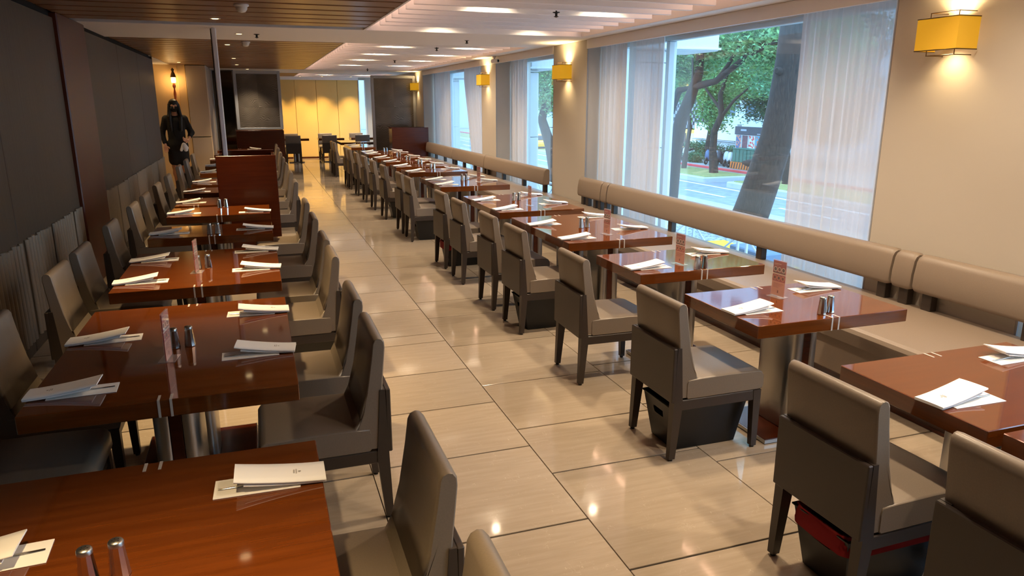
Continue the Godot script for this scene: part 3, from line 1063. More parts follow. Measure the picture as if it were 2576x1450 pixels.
func make_cutlery() -> void:
	fork0 = thing("fork", "", "fork", Vector3.ZERO, 0.0, "forks on the cutlery cards")
	fork0.set_meta("base_name", "fork")
	var h := MB.new()
	h.loft([[Vector3(0.0, 0.002, -0.004), Vector3(0.0, 0.0035, 0.0), Vector3(0.0, 0.002, 0.004), Vector3(0.0, 0.0005, 0.0)], [Vector3(0.04, 0.002, -0.0055), Vector3(0.04, 0.004, 0.0), Vector3(0.04, 0.002, 0.0055), Vector3(0.04, 0.0, 0.0)], [Vector3(0.11, 0.004, -0.003), Vector3(0.11, 0.006, 0.0), Vector3(0.11, 0.004, 0.003), Vector3(0.11, 0.002, 0.0)], [Vector3(0.125, 0.003, -0.011), Vector3(0.125, 0.0045, 0.0), Vector3(0.125, 0.003, 0.011), Vector3(0.125, 0.001, 0.0)]])
	put(fork0, "handle", h.done(), M.polished_steel)
	var tn := MB.new()
	for k in 4:
		tn.tube([Vector3(0.123, 0.003, (k - 1.5) * 0.0065), Vector3(0.15, 0.001, (k - 1.5) * 0.0065), Vector3(0.172, 0.004, (k - 1.5) * 0.006)], [0.0014, 0.0014, 0.0006], 5)
	put(fork0, "tines", tn.done(), M.polished_steel)


func make_shaker(label: String) -> Node3D:
	var t := thing("shaker", label, "shaker", Vector3.ZERO, 0.0, "steel salt and pepper shakers")
	t.set_meta("base_name", "shaker")
	put(t, "body", MB.new().lathe(Vector3.ZERO, [Vector2(0.0, 0.0005), Vector2(0.022, 0.0005), Vector2(0.0235, 0.003), Vector2(0.0165, 0.08)], 10, false, false).done(), M.polished_steel)
	put(t, "cap", MB.new().lathe(Vector3.ZERO, [Vector2(0.0172, 0.080), Vector2(0.0172, 0.089), Vector2(0.015, 0.0925), Vector2(0.0, 0.0935)], 16, true, false).done(), M.brushed_steel)
	var hb := MB.new()
	for k in 5:
		var a := TAU * k / 5.0
		hb.lathe(Vector3(cos(a) * 0.007, 0.0931, sin(a) * 0.007), [Vector2(0.0, 0.0006), Vector2(0.0014, 0.0004), Vector2(0.0014, -0.0005)], 6, false, false)
	put(t, "pour_holes", hb.done(), M.black_plastic)
	return t


func menu_picture() -> ImageTexture:
	# a deep red card with a row of dishes, a row of round pastries and a pale lower part; the print is too small to read
	var img := Image.create(128, 256, false, Image.FORMAT_RGB8)
	img.fill(Color(0.66, 0.25, 0.24))
	img.fill_rect(Rect2i(0, 150, 128, 106), Color(0.86, 0.60, 0.50))
	img.fill_rect(Rect2i(0, 92, 128, 8), Color(0.93, 0.84, 0.74))
	var circ := func(cx: int, cy: int, r: int, c: Color):
		for y in range(-r, r + 1):
			for x in range(-r, r + 1):
				if x * x + y * y <= r * r and cx + x >= 0 and cx + x < 128 and cy + y >= 0 and cy + y < 256:
					img.set_pixel(cx + x, cy + y, c)
	for k in 3:
		circ.call(24 + 40 * k, 62, 19, Color(0.90, 0.80, 0.72))
		circ.call(24 + 40 * k, 62, 13, [Color(0.30, 0.10, 0.08), Color(0.45, 0.16, 0.10), Color(0.35, 0.12, 0.14)][k])
		circ.call(24 + 40 * k, 124, 18, Color(0.88, 0.55, 0.36))
		circ.call(24 + 40 * k, 124, 12, [Color(0.45, 0.10, 0.10), Color(0.36, 0.08, 0.08), Color(0.50, 0.14, 0.10)][k])
	img.fill_rect(Rect2i(6, 82, 116, 7), Color(0.22, 0.07, 0.08))
	img.fill_rect(Rect2i(10, 20, 70, 5), Color(0.90, 0.68, 0.60))
	img.fill_rect(Rect2i(10, 30, 40, 3), Color(0.88, 0.62, 0.55))
	for k in 4:
		img.fill_rect(Rect2i(14, 166 + k * 9, 100 - 14 * k, 3), Color(0.62, 0.30, 0.26))
	img.fill_rect(Rect2i(58, 216, 12, 20), Color(0.50, 0.22, 0.20))
	return ImageTexture.create_from_image(img)


func make_menu(label: String) -> Node3D:
	var t := thing("menu_stand", label, "menu stand", Vector3.ZERO, 0.0, "clear menu stands with red cards")
	t.set_meta("base_name", "menu_stand")
	put(t, "base", bx(Vector3(0.07, 0.003, 0.1), 0.001, Vector3(0, 0.0016, 0)), M.acrylic)
	var pn := MB.new()
	pn.box(Vector3(-0.003, 0.108, 0), Vector3(0.0015, 0.21, 0.1))
	pn.box(Vector3(0.003, 0.108, 0), Vector3(0.0015, 0.21, 0.1))
	put(t, "holder", pn.done(), M.acrylic)
	var cm := mat("menu_card", Color(1, 1, 1), 0.5)
	cm.albedo_texture = menu_picture()
	var cb := MB.new()
	for s in [-1.0, 1.0]:
		cb.quad_uv(Vector3(s * 0.0012, 0.006, s * 0.047), Vector3(s * 0.0012, 0.006, -s * 0.047), Vector3(s * 0.0012, 0.206, -s * 0.047), Vector3(s * 0.0012, 0.206, s * 0.047), Vector3(s, 0, 0))
	cb.st.set_uv(Vector2(0.02, 0.02))
	put(t, "printed_card", cb.box(Vector3(0, 0.106, 0), Vector3(0.0022, 0.2, 0.094)).done(), cm)
	return t


func make_basket(label: String, lined: bool) -> Node3D:
	var t := thing("basket", label, "basket", Vector3.ZERO, 0.0, "black under-chair baskets")
	t.set_meta("base_name", "basket")
	var h := 0.262
	# four leaning walls with rim, floor; hand slots in the short ends
	var lo := Vector2(0.112, 0.19)
	var hi := Vector2(0.142, 0.236)
	for s in [-1.0, 1.0]:
		var sb := MB.new()
		for inner in [0.0, 0.006]:
			sb.quad(Vector3(s * (lo.x - inner), 0.004, -lo.y + inner), Vector3(s * (lo.x - inner), 0.004, lo.y - inner), Vector3(s * (hi.x - inner), h, hi.y - inner), Vector3(s * (hi.x - inner), h, -hi.y + inner), Vector3(s if inner == 0.0 else -s, 0, 0))
		put(t, "side_wall", sb.done(), M.black_plastic)
	for s in [-1.0, 1.0]:
		var eb := MB.new()
		for inner in [0.0, 0.006]:
			var zl: float = s * (lo.y - inner)
			var zh: float = s * (hi.y - inner)
			var at := func(u: float, v: float) -> Vector3:
				var f := v / h
				return Vector3(u * (lerpf(lo.x, hi.x, f) - inner), 0.004 + v * (h - 0.004) / h, lerpf(zl, zh, f))
			var out := Vector3(0, 0, s if inner == 0.0 else -s)
			for q in [[-1.0, 1.0, 0.0, 0.165], [-1.0, 1.0, 0.205, h], [-1.0, -0.36, 0.165, 0.205], [0.36, 1.0, 0.165, 0.205]]:
				eb.quad(at.call(q[0], q[2]), at.call(q[1], q[2]), at.call(q[1], q[3]), at.call(q[0], q[3]), out)
		put(t, "slotted_end", eb.done(), M.black_plastic)
	put(t, "floor_plate", bx(Vector3(0.22, 0.006, 0.375), 0.0, Vector3(0, 0.006, 0)), M.black_plastic)
	var rb := MB.new()
	for s in [-1.0, 1.0]:
		rb.box(Vector3(s * (hi.x + 0.002), h, 0), Vector3(0.012, 0.008, hi.y * 2 + 0.014), 0.002)
		rb.box(Vector3(0, h, s * (hi.y + 0.002)), Vector3(hi.x * 2 - 0.006, 0.008, 0.012), 0.002)
	put(t, "rim", rb.done(), M.black_plastic)
	if lined:
		# red cloth folded over the rim
		var rings := []
		for q in [[0.985, 0.18, -0.010], [0.99, 0.235, -0.010], [1.0, h + 0.009, -0.004], [1.03, h + 0.012, 0.006], [1.055, h + 0.002, 0.010], [1.05, 0.215, 0.012], [1.045, 0.195, 0.012]]:
			var r := []
			var n := 40
			for k in n:
				var a := TAU * k / n
				var sx: float = signf(cos(a)) * pow(absf(cos(a)), 0.28)
				var sz: float = signf(sin(a)) * pow(absf(sin(a)), 0.28)
				var wob := 0.003 * sin(k * 2.7 + q[1] * 60.0)
				r.append(Vector3(sx * (hi.x + q[2] + wob), q[1] + wob * 1.4, sz * (hi.y + q[2] + wob)))
			rings.append(r)
		put(t, "red_liner", MB.new().loft(rings, false, true).done(), M.red_cloth)
	return t


func place_setting(px: float, pz: float, dir: float, where: String, near: bool, jitter: float) -> void:
	# dir +1: the outer end points to -x; the inner end is raised towards the table's middle
	var turn := (0.0 if dir > 0 else PI)
	var yaw := turn + dir * (0.03 + jitter * 0.09)
	var at := Vector3(px - dir * 0.012, TOP + 0.0037, pz)
	if napkin0 == null:
		napkin0 = make_napkin("white folded napkin, " + where)
		napkin0.position = at
		napkin0.rotation.y = yaw
		card0 = solo("cutlery_card", "flat white cutlery card under the napkin, " + where, "card", bx(Vector3(0.235, 0.0022, 0.105), 0.0005, Vector3(0.1175, 0.0011, 0)), M.white_card, Vector3.ZERO, 0.0, "white cutlery cards")
		card0.set_meta("base_name", "cutlery_card")
		make_cutlery()
		fork0.set_meta("label", "steel fork poking out under the napkin, " + where)
	else:
		dup(napkin0, "white folded napkin, " + where, at, yaw)
	var cy := turn + dir * (0.02 - jitter * 0.05)
	var cat := Vector3(px + dir * 0.062, TOP + 0.0005, pz + 0.006)
	var c: Node3D = card0
	if card0.has_meta("placed"):
		c = dup(card0, "flat white cutlery card under the napkin, " + where, cat, cy)
	card0.set_meta("placed", true)
	c.position = cat
	c.rotation.y = cy
	if not near:
		return
	var f: Node3D = fork0
	if fork0.has_meta("placed"):
		f = dup(fork0, "steel fork poking out under the napkin, " + where, Vector3.ZERO, 0.0)
	fork0.set_meta("placed", true)
	var card_xf := Transform3D(Basis(Vector3.UP, cy), cat)
	f.position = card_xf * Vector3(0.224, 0.0025, -0.006)
	f.rotation.y = cy + PI + 0.03


func place_shakers(x: float, z: float, where: String) -> void:
	for s in 2:
		var label := "small tapered steel shaker, %s of the pair %s" % [["wall side", "window side"][s], where]
		var at := Vector3(x + (s - 0.5) * 0.062, TOP + 0.0002, z - s * 0.012)
		if shaker0 == null:
			shaker0 = make_shaker(label)
			shaker0.position = at
		else:
			dup(shaker0, label, at, 0.7 * s)


func build_furniture() -> void:
	# ---- tables of the window row: z of near edge, z of far edge, joined
	var rt := [[-0.90, -1.575, false, 2.275, 3.22], [-1.60, -2.27, false, 2.24, 3.19], [-2.84, -3.51, false, 2.26, 3.21], [-4.01, -4.67, false, 2.25, 3.20], [-5.15, -6.54, false, 2.24, 3.17], [-6.88, -8.28, true, 2.235, 3.16], [-9.28, -10.60, true, 2.21, 3.16], [-11.36, -12.05, false, 2.20, 3.15], [-12.42, -13.07, false, 2.19, 3.14], [-13.50, -14.06, false, 2.19, 3.14], [-14.42, -15.08, false, 2.18, 3.13], [-15.63, -17.0, true, 2.18, 3.13], [-18.35, -19.9, true, 2.15, 2.74], [-20.75, -22.1, false, 2.16, 3.1]]
	var lt := [[-0.86, -2.27, false, -0.86, 0.10], [-2.79, -4.19, false, -0.885, 0.075], [-4.60, -5.78, false, -0.89, 0.07], [-6.40, -7.02, false, -0.905, 0.06], [-7.60, -8.27, false, -0.89, 0.06], [-8.42, -9.1, false, -0.89, -0.47], [-9.6, -10.2, false, -0.90, 0.05], [-10.55, -11.35, false, -0.89, 0.05], [-12.3, -12.9, false, -0.89, 0.05], [-13.6, -14.25, false, -0.89, 0.05], [-15.1, -15.75, false, -0.89, 0.05], [-16.6, -17.25, false, -0.89, 0.05], [-18.1, -18.75, false, -0.89, 0.05]]
	for k in rt.size():
		var r: Array = rt[k]
		var t := make_table(r[4] - r[3], r[0] - r[1], k % 4, r[2], "glossy red-brown table of the window row, %s from the camera, by the banquette" % ORD[k], "window row tables")
		t.position = Vector3((r[3] + r[4]) / 2, 0, (r[0] + r[1]) / 2)
	for k in lt.size():
		var r: Array = lt[k]
		var t := make_table(r[4] - r[3], r[0] - r[1], (k + 1) % 4, r[2], "glossy red-brown table of the dark wall row, %s from the camera" % ORD[k], "wall row tables", 0.11 if k == 5 else 0.0)
		t.position = Vector3((r[3] + r[4]) / 2, 0, (r[0] + r[1]) / 2)

	# ---- chairs: aisle side of the window row (facing the windows, +x)
	var rc := [[-1.25, 0, 0.0], [-1.93, 1, 0.02], [-3.18, 2, 0.0], [-4.28, 3, -0.02], [-5.42, 4, 0.01], [-6.15, 4, 0.0], [-7.16, 5, 0.0], [-7.92, 5, 0.02], [-9.64, 6, 0.0], [-10.30, 6, 0.0], [-11.67, 7, 0.0], [-12.75, 8, 0.0], [-13.82, 9, 0.0], [-14.86, 10, 0.0], [-16.0, 11, 0.0], [-16.70, 11, 0.0], [-18.8, 12, 0.0], [-19.5, 12, 0.0]]
	var count := {}
	for c in rc:
		count[c[1]] = count.get(c[1], 0) + 1
	var seen := {}
	for c in rc:
		var seat := ""
		seen[c[1]] = seen.get(c[1], 0) + 1
		if count[c[1]] > 1:
			seat = [", nearer seat", ", farther seat"][seen[c[1]] - 1]
		place_chair(Vector3(rt[c[1]][3] - 0.115, 0, c[0]), -PI / 2 + c[2], "taupe leather chair on the aisle side of the %s window-row table%s" % [ORD[c[1]], seat], "aisle chairs of the window row")
	# aisle side of the wall row (facing -x)
	var la := [[-1.22, 0], [-1.93, 0], [-3.13, 1], [-3.80, 1], [-4.90, 2], [-5.53, 2], [-6.57, 3], [-7.64, 4], [-9.68, 6], [-11.0, 7], [-12.55, 8], [-13.9, 9], [-15.4, 10], [-16.9, 11], [-18.4, 12]]
	var lw := [[-1.2, 0], [-1.95, 0], [-3.08, 1], [-3.74, 1], [-4.93, 2], [-5.60, 2], [-6.73, 3], [-7.92, 4], [-8.78, 5], [-9.85, 6], [-11.05, 7], [-12.65, 8], [-13.95, 9], [-15.42, 10]]
	for row in 2:
		var list: Array = [la, lw][row]
		count = {}
		seen = {}
		for c in list:
			count[c[1]] = count.get(c[1], 0) + 1
		for c in list:
			var seat := ""
			seen[c[1]] = seen.get(c[1], 0) + 1
			if count[c[1]] > 1:
				seat = [", nearer seat", ", farther seat"][seen[c[1]] - 1]
			var side: String = ["aisle side", "slatted-wall side"][row]
			place_chair(Vector3([0.17, -0.975][row], 0, c[0]), [PI / 2, -PI / 2][row], "taupe leather chair on the %s of the %s wall-row table%s" % [side, ORD[c[1]], seat], "%s chairs of the wall row" % side)

	# ---- place settings
	for r in rc:
		var k: int = r[1]
		if k > 12:
			continue
		var seat := "" if r[0] == rc.filter(func(q): return q[1] == k)[0][0] else " (farther seat)"
		var j := rng.randf() * 2.0 - 1.0
		place_setting(rt[k][3], clampf(r[0] + 0.10, rt[k][1] + 0.12, rt[k][0] - 0.14), 1.0, "aisle side of the %s window-row table%s" % [ORD[k], seat], k < 6, j)
		if k == 12:
			continue
		j = rng.randf() * 2.0 - 1.0
		place_setting(rt[k][4] - 0.02, clampf(r[0] - 0.18, rt[k][1] + 0.15, rt[k][0] - 0.14), -1.0, "banquette side of the %s window-row table%s" % [ORD[k], seat], k < 6, j)
	for row in 2:
		for c in [la, lw][row]:
			var k: int = c[1]
			if row == 0 and k == 5:
				continue
			var z0: float = c[0]
			if row == 0:
				z0 = c[0] - 0.20
			var seat := ""
			if [la, lw][row].filter(func(q): return q[1] == k)[0][0] != c[0]:
				seat = " (farther seat)"
			var j := rng.randf() * 2.0 - 1.0
			place_setting([lt[k][4], lt[k][3]][row], clampf(z0 + 0.10, lt[k][1] + 0.14, lt[k][0] - 0.12), [-1.0, 1.0][row], "%s of the %s wall-row table%s" % [["aisle side", "slatted-wall side"][row], ORD[k], seat], k < 4, j)

	# ---- shakers and menu stands
	var rs := {2: [2.74, -2.915], 3: [2.71, -4.03], 4: [2.66, -5.78], 5: [2.70, -7.70], 6: [2.72, -10.0], 7: [2.70, -11.9], 8: [2.70, -12.9], 9: [2.68, -13.9], 10: [2.68, -14.9], 11: [2.68, -16.5], 12: [2.5, -19.0]}
	for k in rs:
		place_shakers(rs[k][0], rs[k][1], "on the %s window-row table" % ORD[k])
	var ls := {0: [-0.415, -1.68], 1: [-0.395, -3.42], 2: [-0.41, -5.12], 3: [-0.41, -6.50], 4: [-0.40, -8.15], 7: [-0.4, -11.0]}
	for k in ls:
		place_shakers(ls[k][0], ls[k][1], "on the %s wall-row table" % ORD[k])
	var ms := [[2.72, -3.28, 2, 0.12, "window"], [2.655, -4.21, 3, 0.10, "window"], [2.70, -5.42, 4, 0.1, "window"], [2.70, -7.28, 5, 0.0, "window"], [2.86, -9.75, 6, 0.2, "window"], [-0.435, -3.27, 1, -0.14, "wall"], [-0.44, -5.02, 2, -0.14, "wall"]]
	for m in ms:
		var label := "clear acrylic menu stand with a red food card on the %s %s-row table" % [ORD[m[2]], m[4]]
		var at := Vector3(m[0], TOP + 0.0003, m[1])
		if menu0 == null:
			menu0 = make_menu(label)
			menu0.position = at
			menu0.rotation.y = m[3]
		else:
			dup(menu0, label, at, m[3])

	# ---- baskets under the chairs
	var plain := [[2.13, -3.18, "second aisle chair with a whole view, third window-row table"], [2.13, -5.42, "nearer chair of the fifth window-row table"], [2.13, -9.64, "nearer chair of the seventh window-row table"], [2.13, -11.67, "chair of the eighth window-row table"], [2.13, -14.86, "chair of the eleventh window-row table"], [2.13, -16.70, "farther chair of the twelfth window-row table"]]
	for b in plain:
		var label: String = "black plastic basket under the aisle " + b[2]
		if b[1] == -3.18:
			label = "black tapered plastic basket under the aisle chair of the third window-row table"
		var at := Vector3(b[0] + 0.02, 0, b[1])
		if basket0 == null:
			basket0 = make_basket(label, false)
			basket0.position = at
			basket0.rotation.y = PI / 2
		else:
			dup(basket0, label, at, PI / 2)
	dup(basket0, "black plastic basket under the nearer aisle chair of the third wall-row table", Vector3(0.16, 0, -4.90), PI / 2)
	for b in [[-1.93, "second", "chair"], [-7.92, "sixth", "farther chair"]]:
		var label := "red-lined black basket under the aisle %s of the %s window-row table" % [b[2], b[1]]
		if basket1 == null:
			basket1 = make_basket(label, true)
			basket1.position = Vector3(2.13, 0, b[0])
			basket1.rotation.y = PI / 2
		else:
			dup(basket1, label, Vector3(2.13, 0, b[0]), PI / 2)
	back_tables()


func back_tables() -> void:
	# by the yellow wall: three square tables, a chair either side of each
	var xs := [1.0, 2.06, 3.05]
	for k in 3:
		var label: String = ["table by the yellow wall straight down the aisle", "middle table of three by the yellow wall", "table in the far corner by the narrow window"][k]
		var t := make_table(0.78, 0.62, k, false, "small dark " + label, "tables by the yellow wall")
		t.position = Vector3(xs[k] + 0.1, 0, -23.75)
		for s in 2:
			place_chair(Vector3(xs[k] + 0.0, 0, -23.75 + [0.50, -0.56][s]), [0.0, PI][s], "taupe chair %s the %s" % [["backing the room at", "behind"][s], label], "chairs by the yellow wall")


# ------------------------------------------------------------------ the standing woman

func net(bones: Array, cell: float, k: float) -> ArrayMesh:
	# distance to tapered capsules joined by a smooth minimum, meshed as surface nets
	var lo := Vector3(1e9, 1e9, 1e9)
	var hi := -lo
	for b in bones:
		for e in 2:
			var r := Vector3.ONE * (float(b[2 + e]) + cell * 3.0 + k)
			lo = lo.min(b[e] - r)
			hi = hi.max(b[e] + r)
	var n := Vector3i(((hi - lo) / cell).ceil()) + Vector3i.ONE
	var f := PackedFloat32Array()
	f.resize(n.x * n.y * n.z)
	f.fill(9.0)
	for b in bones:
		var a: Vector3 = b[0]
		var d: Vector3 = b[1] - a
		var ra: float = b[2]
		var rb: float = b[3]
		var flat: Vector3 = b[4] if b.size() > 4 else Vector3.ONE
		var m := maxf(ra, rb) / minf(flat.x, minf(flat.y, flat.z)) + cell * 3.0 + k
		var i0 := Vector3i(((a.min(b[1]) - Vector3.ONE * m - lo) / cell).floor()).max(Vector3i.ZERO)
		var i1 := Vector3i(((a.max(b[1]) + Vector3.ONE * m - lo) / cell).ceil()).min(n - Vector3i.ONE)
		var dl := maxf(d.length_squared(), 1e-9)
		for z in range(i0.z, i1.z + 1):
			for y in range(i0.y, i1.y + 1):
				for x in range(i0.x, i1.x + 1):
					var p := lo + Vector3(x, y, z) * cell - a
					var t := clampf(p.dot(d) / dl, 0.0, 1.0)
					var s := ((p - d * t) * flat).length() - lerpf(ra, rb, t)
					var i := x + n.x * (y + n.y * z)
					var o := f[i]
					if o > 8.0:
						f[i] = s
					else:
						var h := maxf(k - absf(o - s), 0.0) / k
						f[i] = minf(o, s) - h * h * k * 0.25
	var vid := {}
	var pts := []
	var st := SurfaceTool.new()
	st.begin(Mesh.PRIMITIVE_TRIANGLES)
	st.set_smooth_group(0)
	var at := func(x: int, y: int, z: int) -> float: return f[x + n.x * (y + n.y * z)]
	for z in n.z - 1:
		for y in n.y - 1:
			for x in n.x - 1:
				var i := x + n.x * (y + n.y * z)
				var v := [f[i], f[i + 1], f[i + n.x], f[i + n.x + 1], f[i + n.x * n.y], f[i + n.x * n.y + 1], f[i + n.x * n.y + n.x], f[i + n.x * n.y + n.x + 1]]
				var neg := 0
				for q in v:
					if q < 0.0:
						neg += 1
				if neg == 0 or neg == 8:
					continue
				var sum := Vector3.ZERO
				var c := 0
				for e in [[0, 1], [2, 3], [4, 5], [6, 7], [0, 2], [1, 3], [4, 6], [5, 7], [0, 4], [1, 5], [2, 6], [3, 7]]:
					var va: float = v[e[0]]
					var vb: float = v[e[1]]
					if (va < 0.0) != (vb < 0.0):
						var t := va / (va - vb)
						var pa := Vector3(e[0] & 1, (e[0] >> 1) & 1, e[0] >> 2)
						var pb := Vector3(e[1] & 1, (e[1] >> 1) & 1, e[1] >> 2)
						sum += pa.lerp(pb, t)
						c += 1
				vid[i] = pts.size()
				pts.append(lo + (Vector3(x, y, z) + sum / c) * cell)
	for i in vid:
		var x: int = i % n.x
		var y: int = (i / n.x) % n.y
		var z: int = i / (n.x * n.y)
		for ax in 3:
			var step := Vector3i.ZERO
			step[ax] = 1
			var j: int = i + step.x + n.x * (step.y + n.y * step.z)
			var va := f[i]
			var vb := f[j]
			if (va < 0.0) == (vb < 0.0):
				continue
			var u := (ax + 1) % 3
			var w := (ax + 2) % 3
			var du: int = [1, n.x, n.x * n.y][u]
			var dw: int = [1, n.x, n.x * n.y][w]
			if not (vid.has(i - du) and vid.has(i - dw) and vid.has(i - du - dw)):
				continue
			var q := [pts[vid[i]], pts[vid[i - du]], pts[vid[i - du - dw]], pts[vid[i - dw]]]
			var out := Vector3.ZERO
			out[ax] = 1.0 if va < 0.0 else -1.0
			var order := [0, 1, 2, 0, 2, 3]
			if (q[0] - q[2]).cross(q[0] - q[1]).dot(out) < 0.0:
				order = [0, 2, 1, 0, 3, 2]
			for o in order:
				st.add_vertex(q[o])
	st.generate_normals()
	return st.commit()


func joined_mesh(list: Array) -> ArrayMesh:
	var st := SurfaceTool.new()
	st.begin(Mesh.PRIMITIVE_TRIANGLES)
	for m in list:
		st.append_from(m, 0, Transform3D())
	return st.commit()


func build_person() -> void:
	var skin := mat("skin", Color(0.80, 0.60, 0.48), 0.55)
	var black := mat("black_cloth", Color(0.05, 0.048, 0.05), 0.8)
	var hairm := mat("black_hair", Color(0.045, 0.038, 0.035), 0.45)
	var t := thing("person", "standing woman in a black dress with long dark hair, holding a white cloth", "person", Vector3(-1.56, 0, -16.6), 0.12)
	t.scale = Vector3.ONE * 1.06
	var S := Vector3(1, 1, 1)
	var le := Vector3(-0.255, 1.13, -0.03)
	var lwr := Vector3(-0.215, 0.90, 0.07)
	var re := Vector3(0.265, 1.13, -0.02)
	var rwr := Vector3(0.185, 0.985, 0.19)
	# body: torso, neck, limbs
	var bones := [
		[Vector3(0, 0.92, 0), Vector3(0, 1.10, 0.005), 0.125, 0.105, Vector3(0.85, 1, 1.15)],
		[Vector3(0, 1.10, 0.005), Vector3(0, 1.33, 0.0), 0.105, 0.125, Vector3(0.8, 1, 1.15)],
		[Vector3(-0.15, 1.40, -0.01), Vector3(0.15, 1.40, -0.01), 0.055, 0.055],
		[Vector3(0, 1.38, -0.01), Vector3(0, 1.53, 0.01), 0.055, 0.045],
		[Vector3(-0.165, 1.395, -0.01), le, 0.048, 0.036], [le, lwr, 0.037, 0.023],
		[Vector3(0.165, 1.395, -0.01), re, 0.048, 0.036], [re, rwr, 0.037, 0.023],
	]
	for s in [-1.0, 1.0]:
		bones.append([Vector3(s * 0.085, 0.90, 0), Vector3(s * 0.085, 0.49, 0.02), 0.085, 0.05])
		bones.append([Vector3(s * 0.085, 0.49, 0.015), Vector3(s * 0.08, 0.36, -0.005), 0.05, 0.052])
		bones.append([Vector3(s * 0.08, 0.36, -0.005), Vector3(s * 0.08, 0.09, -0.02), 0.05, 0.032])
		bones.append([Vector3(s * 0.08, 0.05, -0.03), Vector3(s * 0.09, 0.03, 0.13), 0.032, 0.028])
	var meshes := [net(bones, 0.014, 0.05)]
	# head with brow, nose, mouth, chin, ears
	var hc := Vector3(0, 1.625, 0.025)
	var head := [
		[hc + Vector3(0, 0.03, -0.015), hc + Vector3(0, 0.03, -0.015), 0.085, 0.085, Vector3(1.12, 0.95, 0.9)],
		[hc + Vector3(0, -0.03, 0.02), hc + Vector3(0, -0.085, 0.04), 0.062, 0.030],
		[hc + Vector3(0, 0.0, 0.088), hc + Vector3(0, -0.032, 0.100), 0.009, 0.013],
		[hc + Vector3(-0.018, -0.058, 0.076), hc + Vector3(0.018, -0.058, 0.076), 0.009, 0.009],
		[hc + Vector3(-0.03, 0.018, 0.070), hc + Vector3(-0.045, 0.016, 0.058), 0.013, 0.011],
		[hc + Vector3(0.03, 0.018, 0.070), hc + Vector3(0.045, 0.016, 0.058), 0.013, 0.011],
		[hc + Vector3(-0.078, 0.01, -0.005), hc + Vector3(-0.076, -0.03, 0.0), 0.014, 0.010],
		[hc + Vector3(0.078, 0.01, -0.005), hc + Vector3(0.076, -0.03, 0.0), 0.014, 0.010],
		[hc + Vector3(0, -0.08, -0.02), hc + Vector3(0, -0.13, -0.015), 0.047, 0.046],
	]
	meshes.append(net(head, 0.006, 0.018))
	# hands: palm, four fingers, thumb
	for h in [[lwr, Vector3(0.03, -0.9, 0.4), Vector3(0.9, 0.0, 0.15), 0.35], [rwr, Vector3(-0.75, 0.25, 0.55), Vector3(0.2, -0.9, 0.3), 0.9]]:
		var w: Vector3 = h[0]
		var d: Vector3 = h[1].normalized()
		var across: Vector3 = (h[2] - d * h[2].dot(d)).normalized()
		var nrm := d.cross(across).normalized()
		var hb := [[w, w + d * 0.03, 0.022, 0.022], [w + d * 0.03 - across * 0.022, w + d * 0.085 - across * 0.028, 0.015, 0.012], [w + d * 0.03, w + d * 0.09, 0.016, 0.012], [w + d * 0.03 + across * 0.022, w + d * 0.085 + across * 0.028, 0.015, 0.012]]
		for k in 4:
			var o: float = (k - 1.5) * 0.019
			var len: float = [0.060, 0.072, 0.068, 0.052][k]
			var p0 := w + d * 0.088 + across * o
			var b1 = (d + nrm * h[3] * 0.45).normalized()
			var b2 = (d * 0.5 + nrm * h[3]).normalized()
			var p1 = p0 + b1 * len * 0.55
			hb.append([p0, p1, 0.0085, 0.008])
			hb.append([p1, p1 + b2 * len * 0.5, 0.008, 0.0065])
		var th := w + d * 0.035 + across * 0.034
		hb.append([th, th + (d * 0.6 + across * 0.6 + nrm * 0.3).normalized() * 0.036, 0.012, 0.0095])
		hb.append([th + (d * 0.6 + across * 0.6 + nrm * 0.3).normalized() * 0.036, th + (d * 0.95 + across * 0.55 + nrm * 0.5).normalized() * 0.062, 0.0095, 0.0075])
		meshes.append(net(hb, 0.004, 0.006))
	put(t, "body", joined_mesh(meshes), skin)
	# black long-sleeved dress to the knee
	var dress := [
		[Vector3(0, 0.90, 0), Vector3(0, 1.10, 0.005), 0.150, 0.118, Vector3(0.85, 1, 1.12)],
		[Vector3(0, 1.10, 0.005), Vector3(0, 1.33, 0.0), 0.118, 0.138, Vector3(0.8, 1, 1.12)],
		[Vector3(-0.15, 1.395, -0.01), Vector3(0.15, 1.395, -0.01), 0.064, 0.064],
		[Vector3(-0.05, 0.88, 0), Vector3(-0.065, 0.62, 0.01), 0.135, 0.125, Vector3(1, 1, 1.05)],
		[Vector3(0.05, 0.88, 0), Vector3(0.065, 0.62, 0.01), 0.135, 0.125, Vector3(1, 1, 1.05)],
		[Vector3(-0.165, 1.39, -0.01), le, 0.062, 0.052], [le, le.lerp(lwr, 0.75), 0.052, 0.042],
		[Vector3(0.165, 1.39, -0.01), re, 0.062, 0.052], [re, re.lerp(rwr, 0.45), 0.052, 0.044],
	]
	put(t, "dress", net(dress, 0.014, 0.04), black)
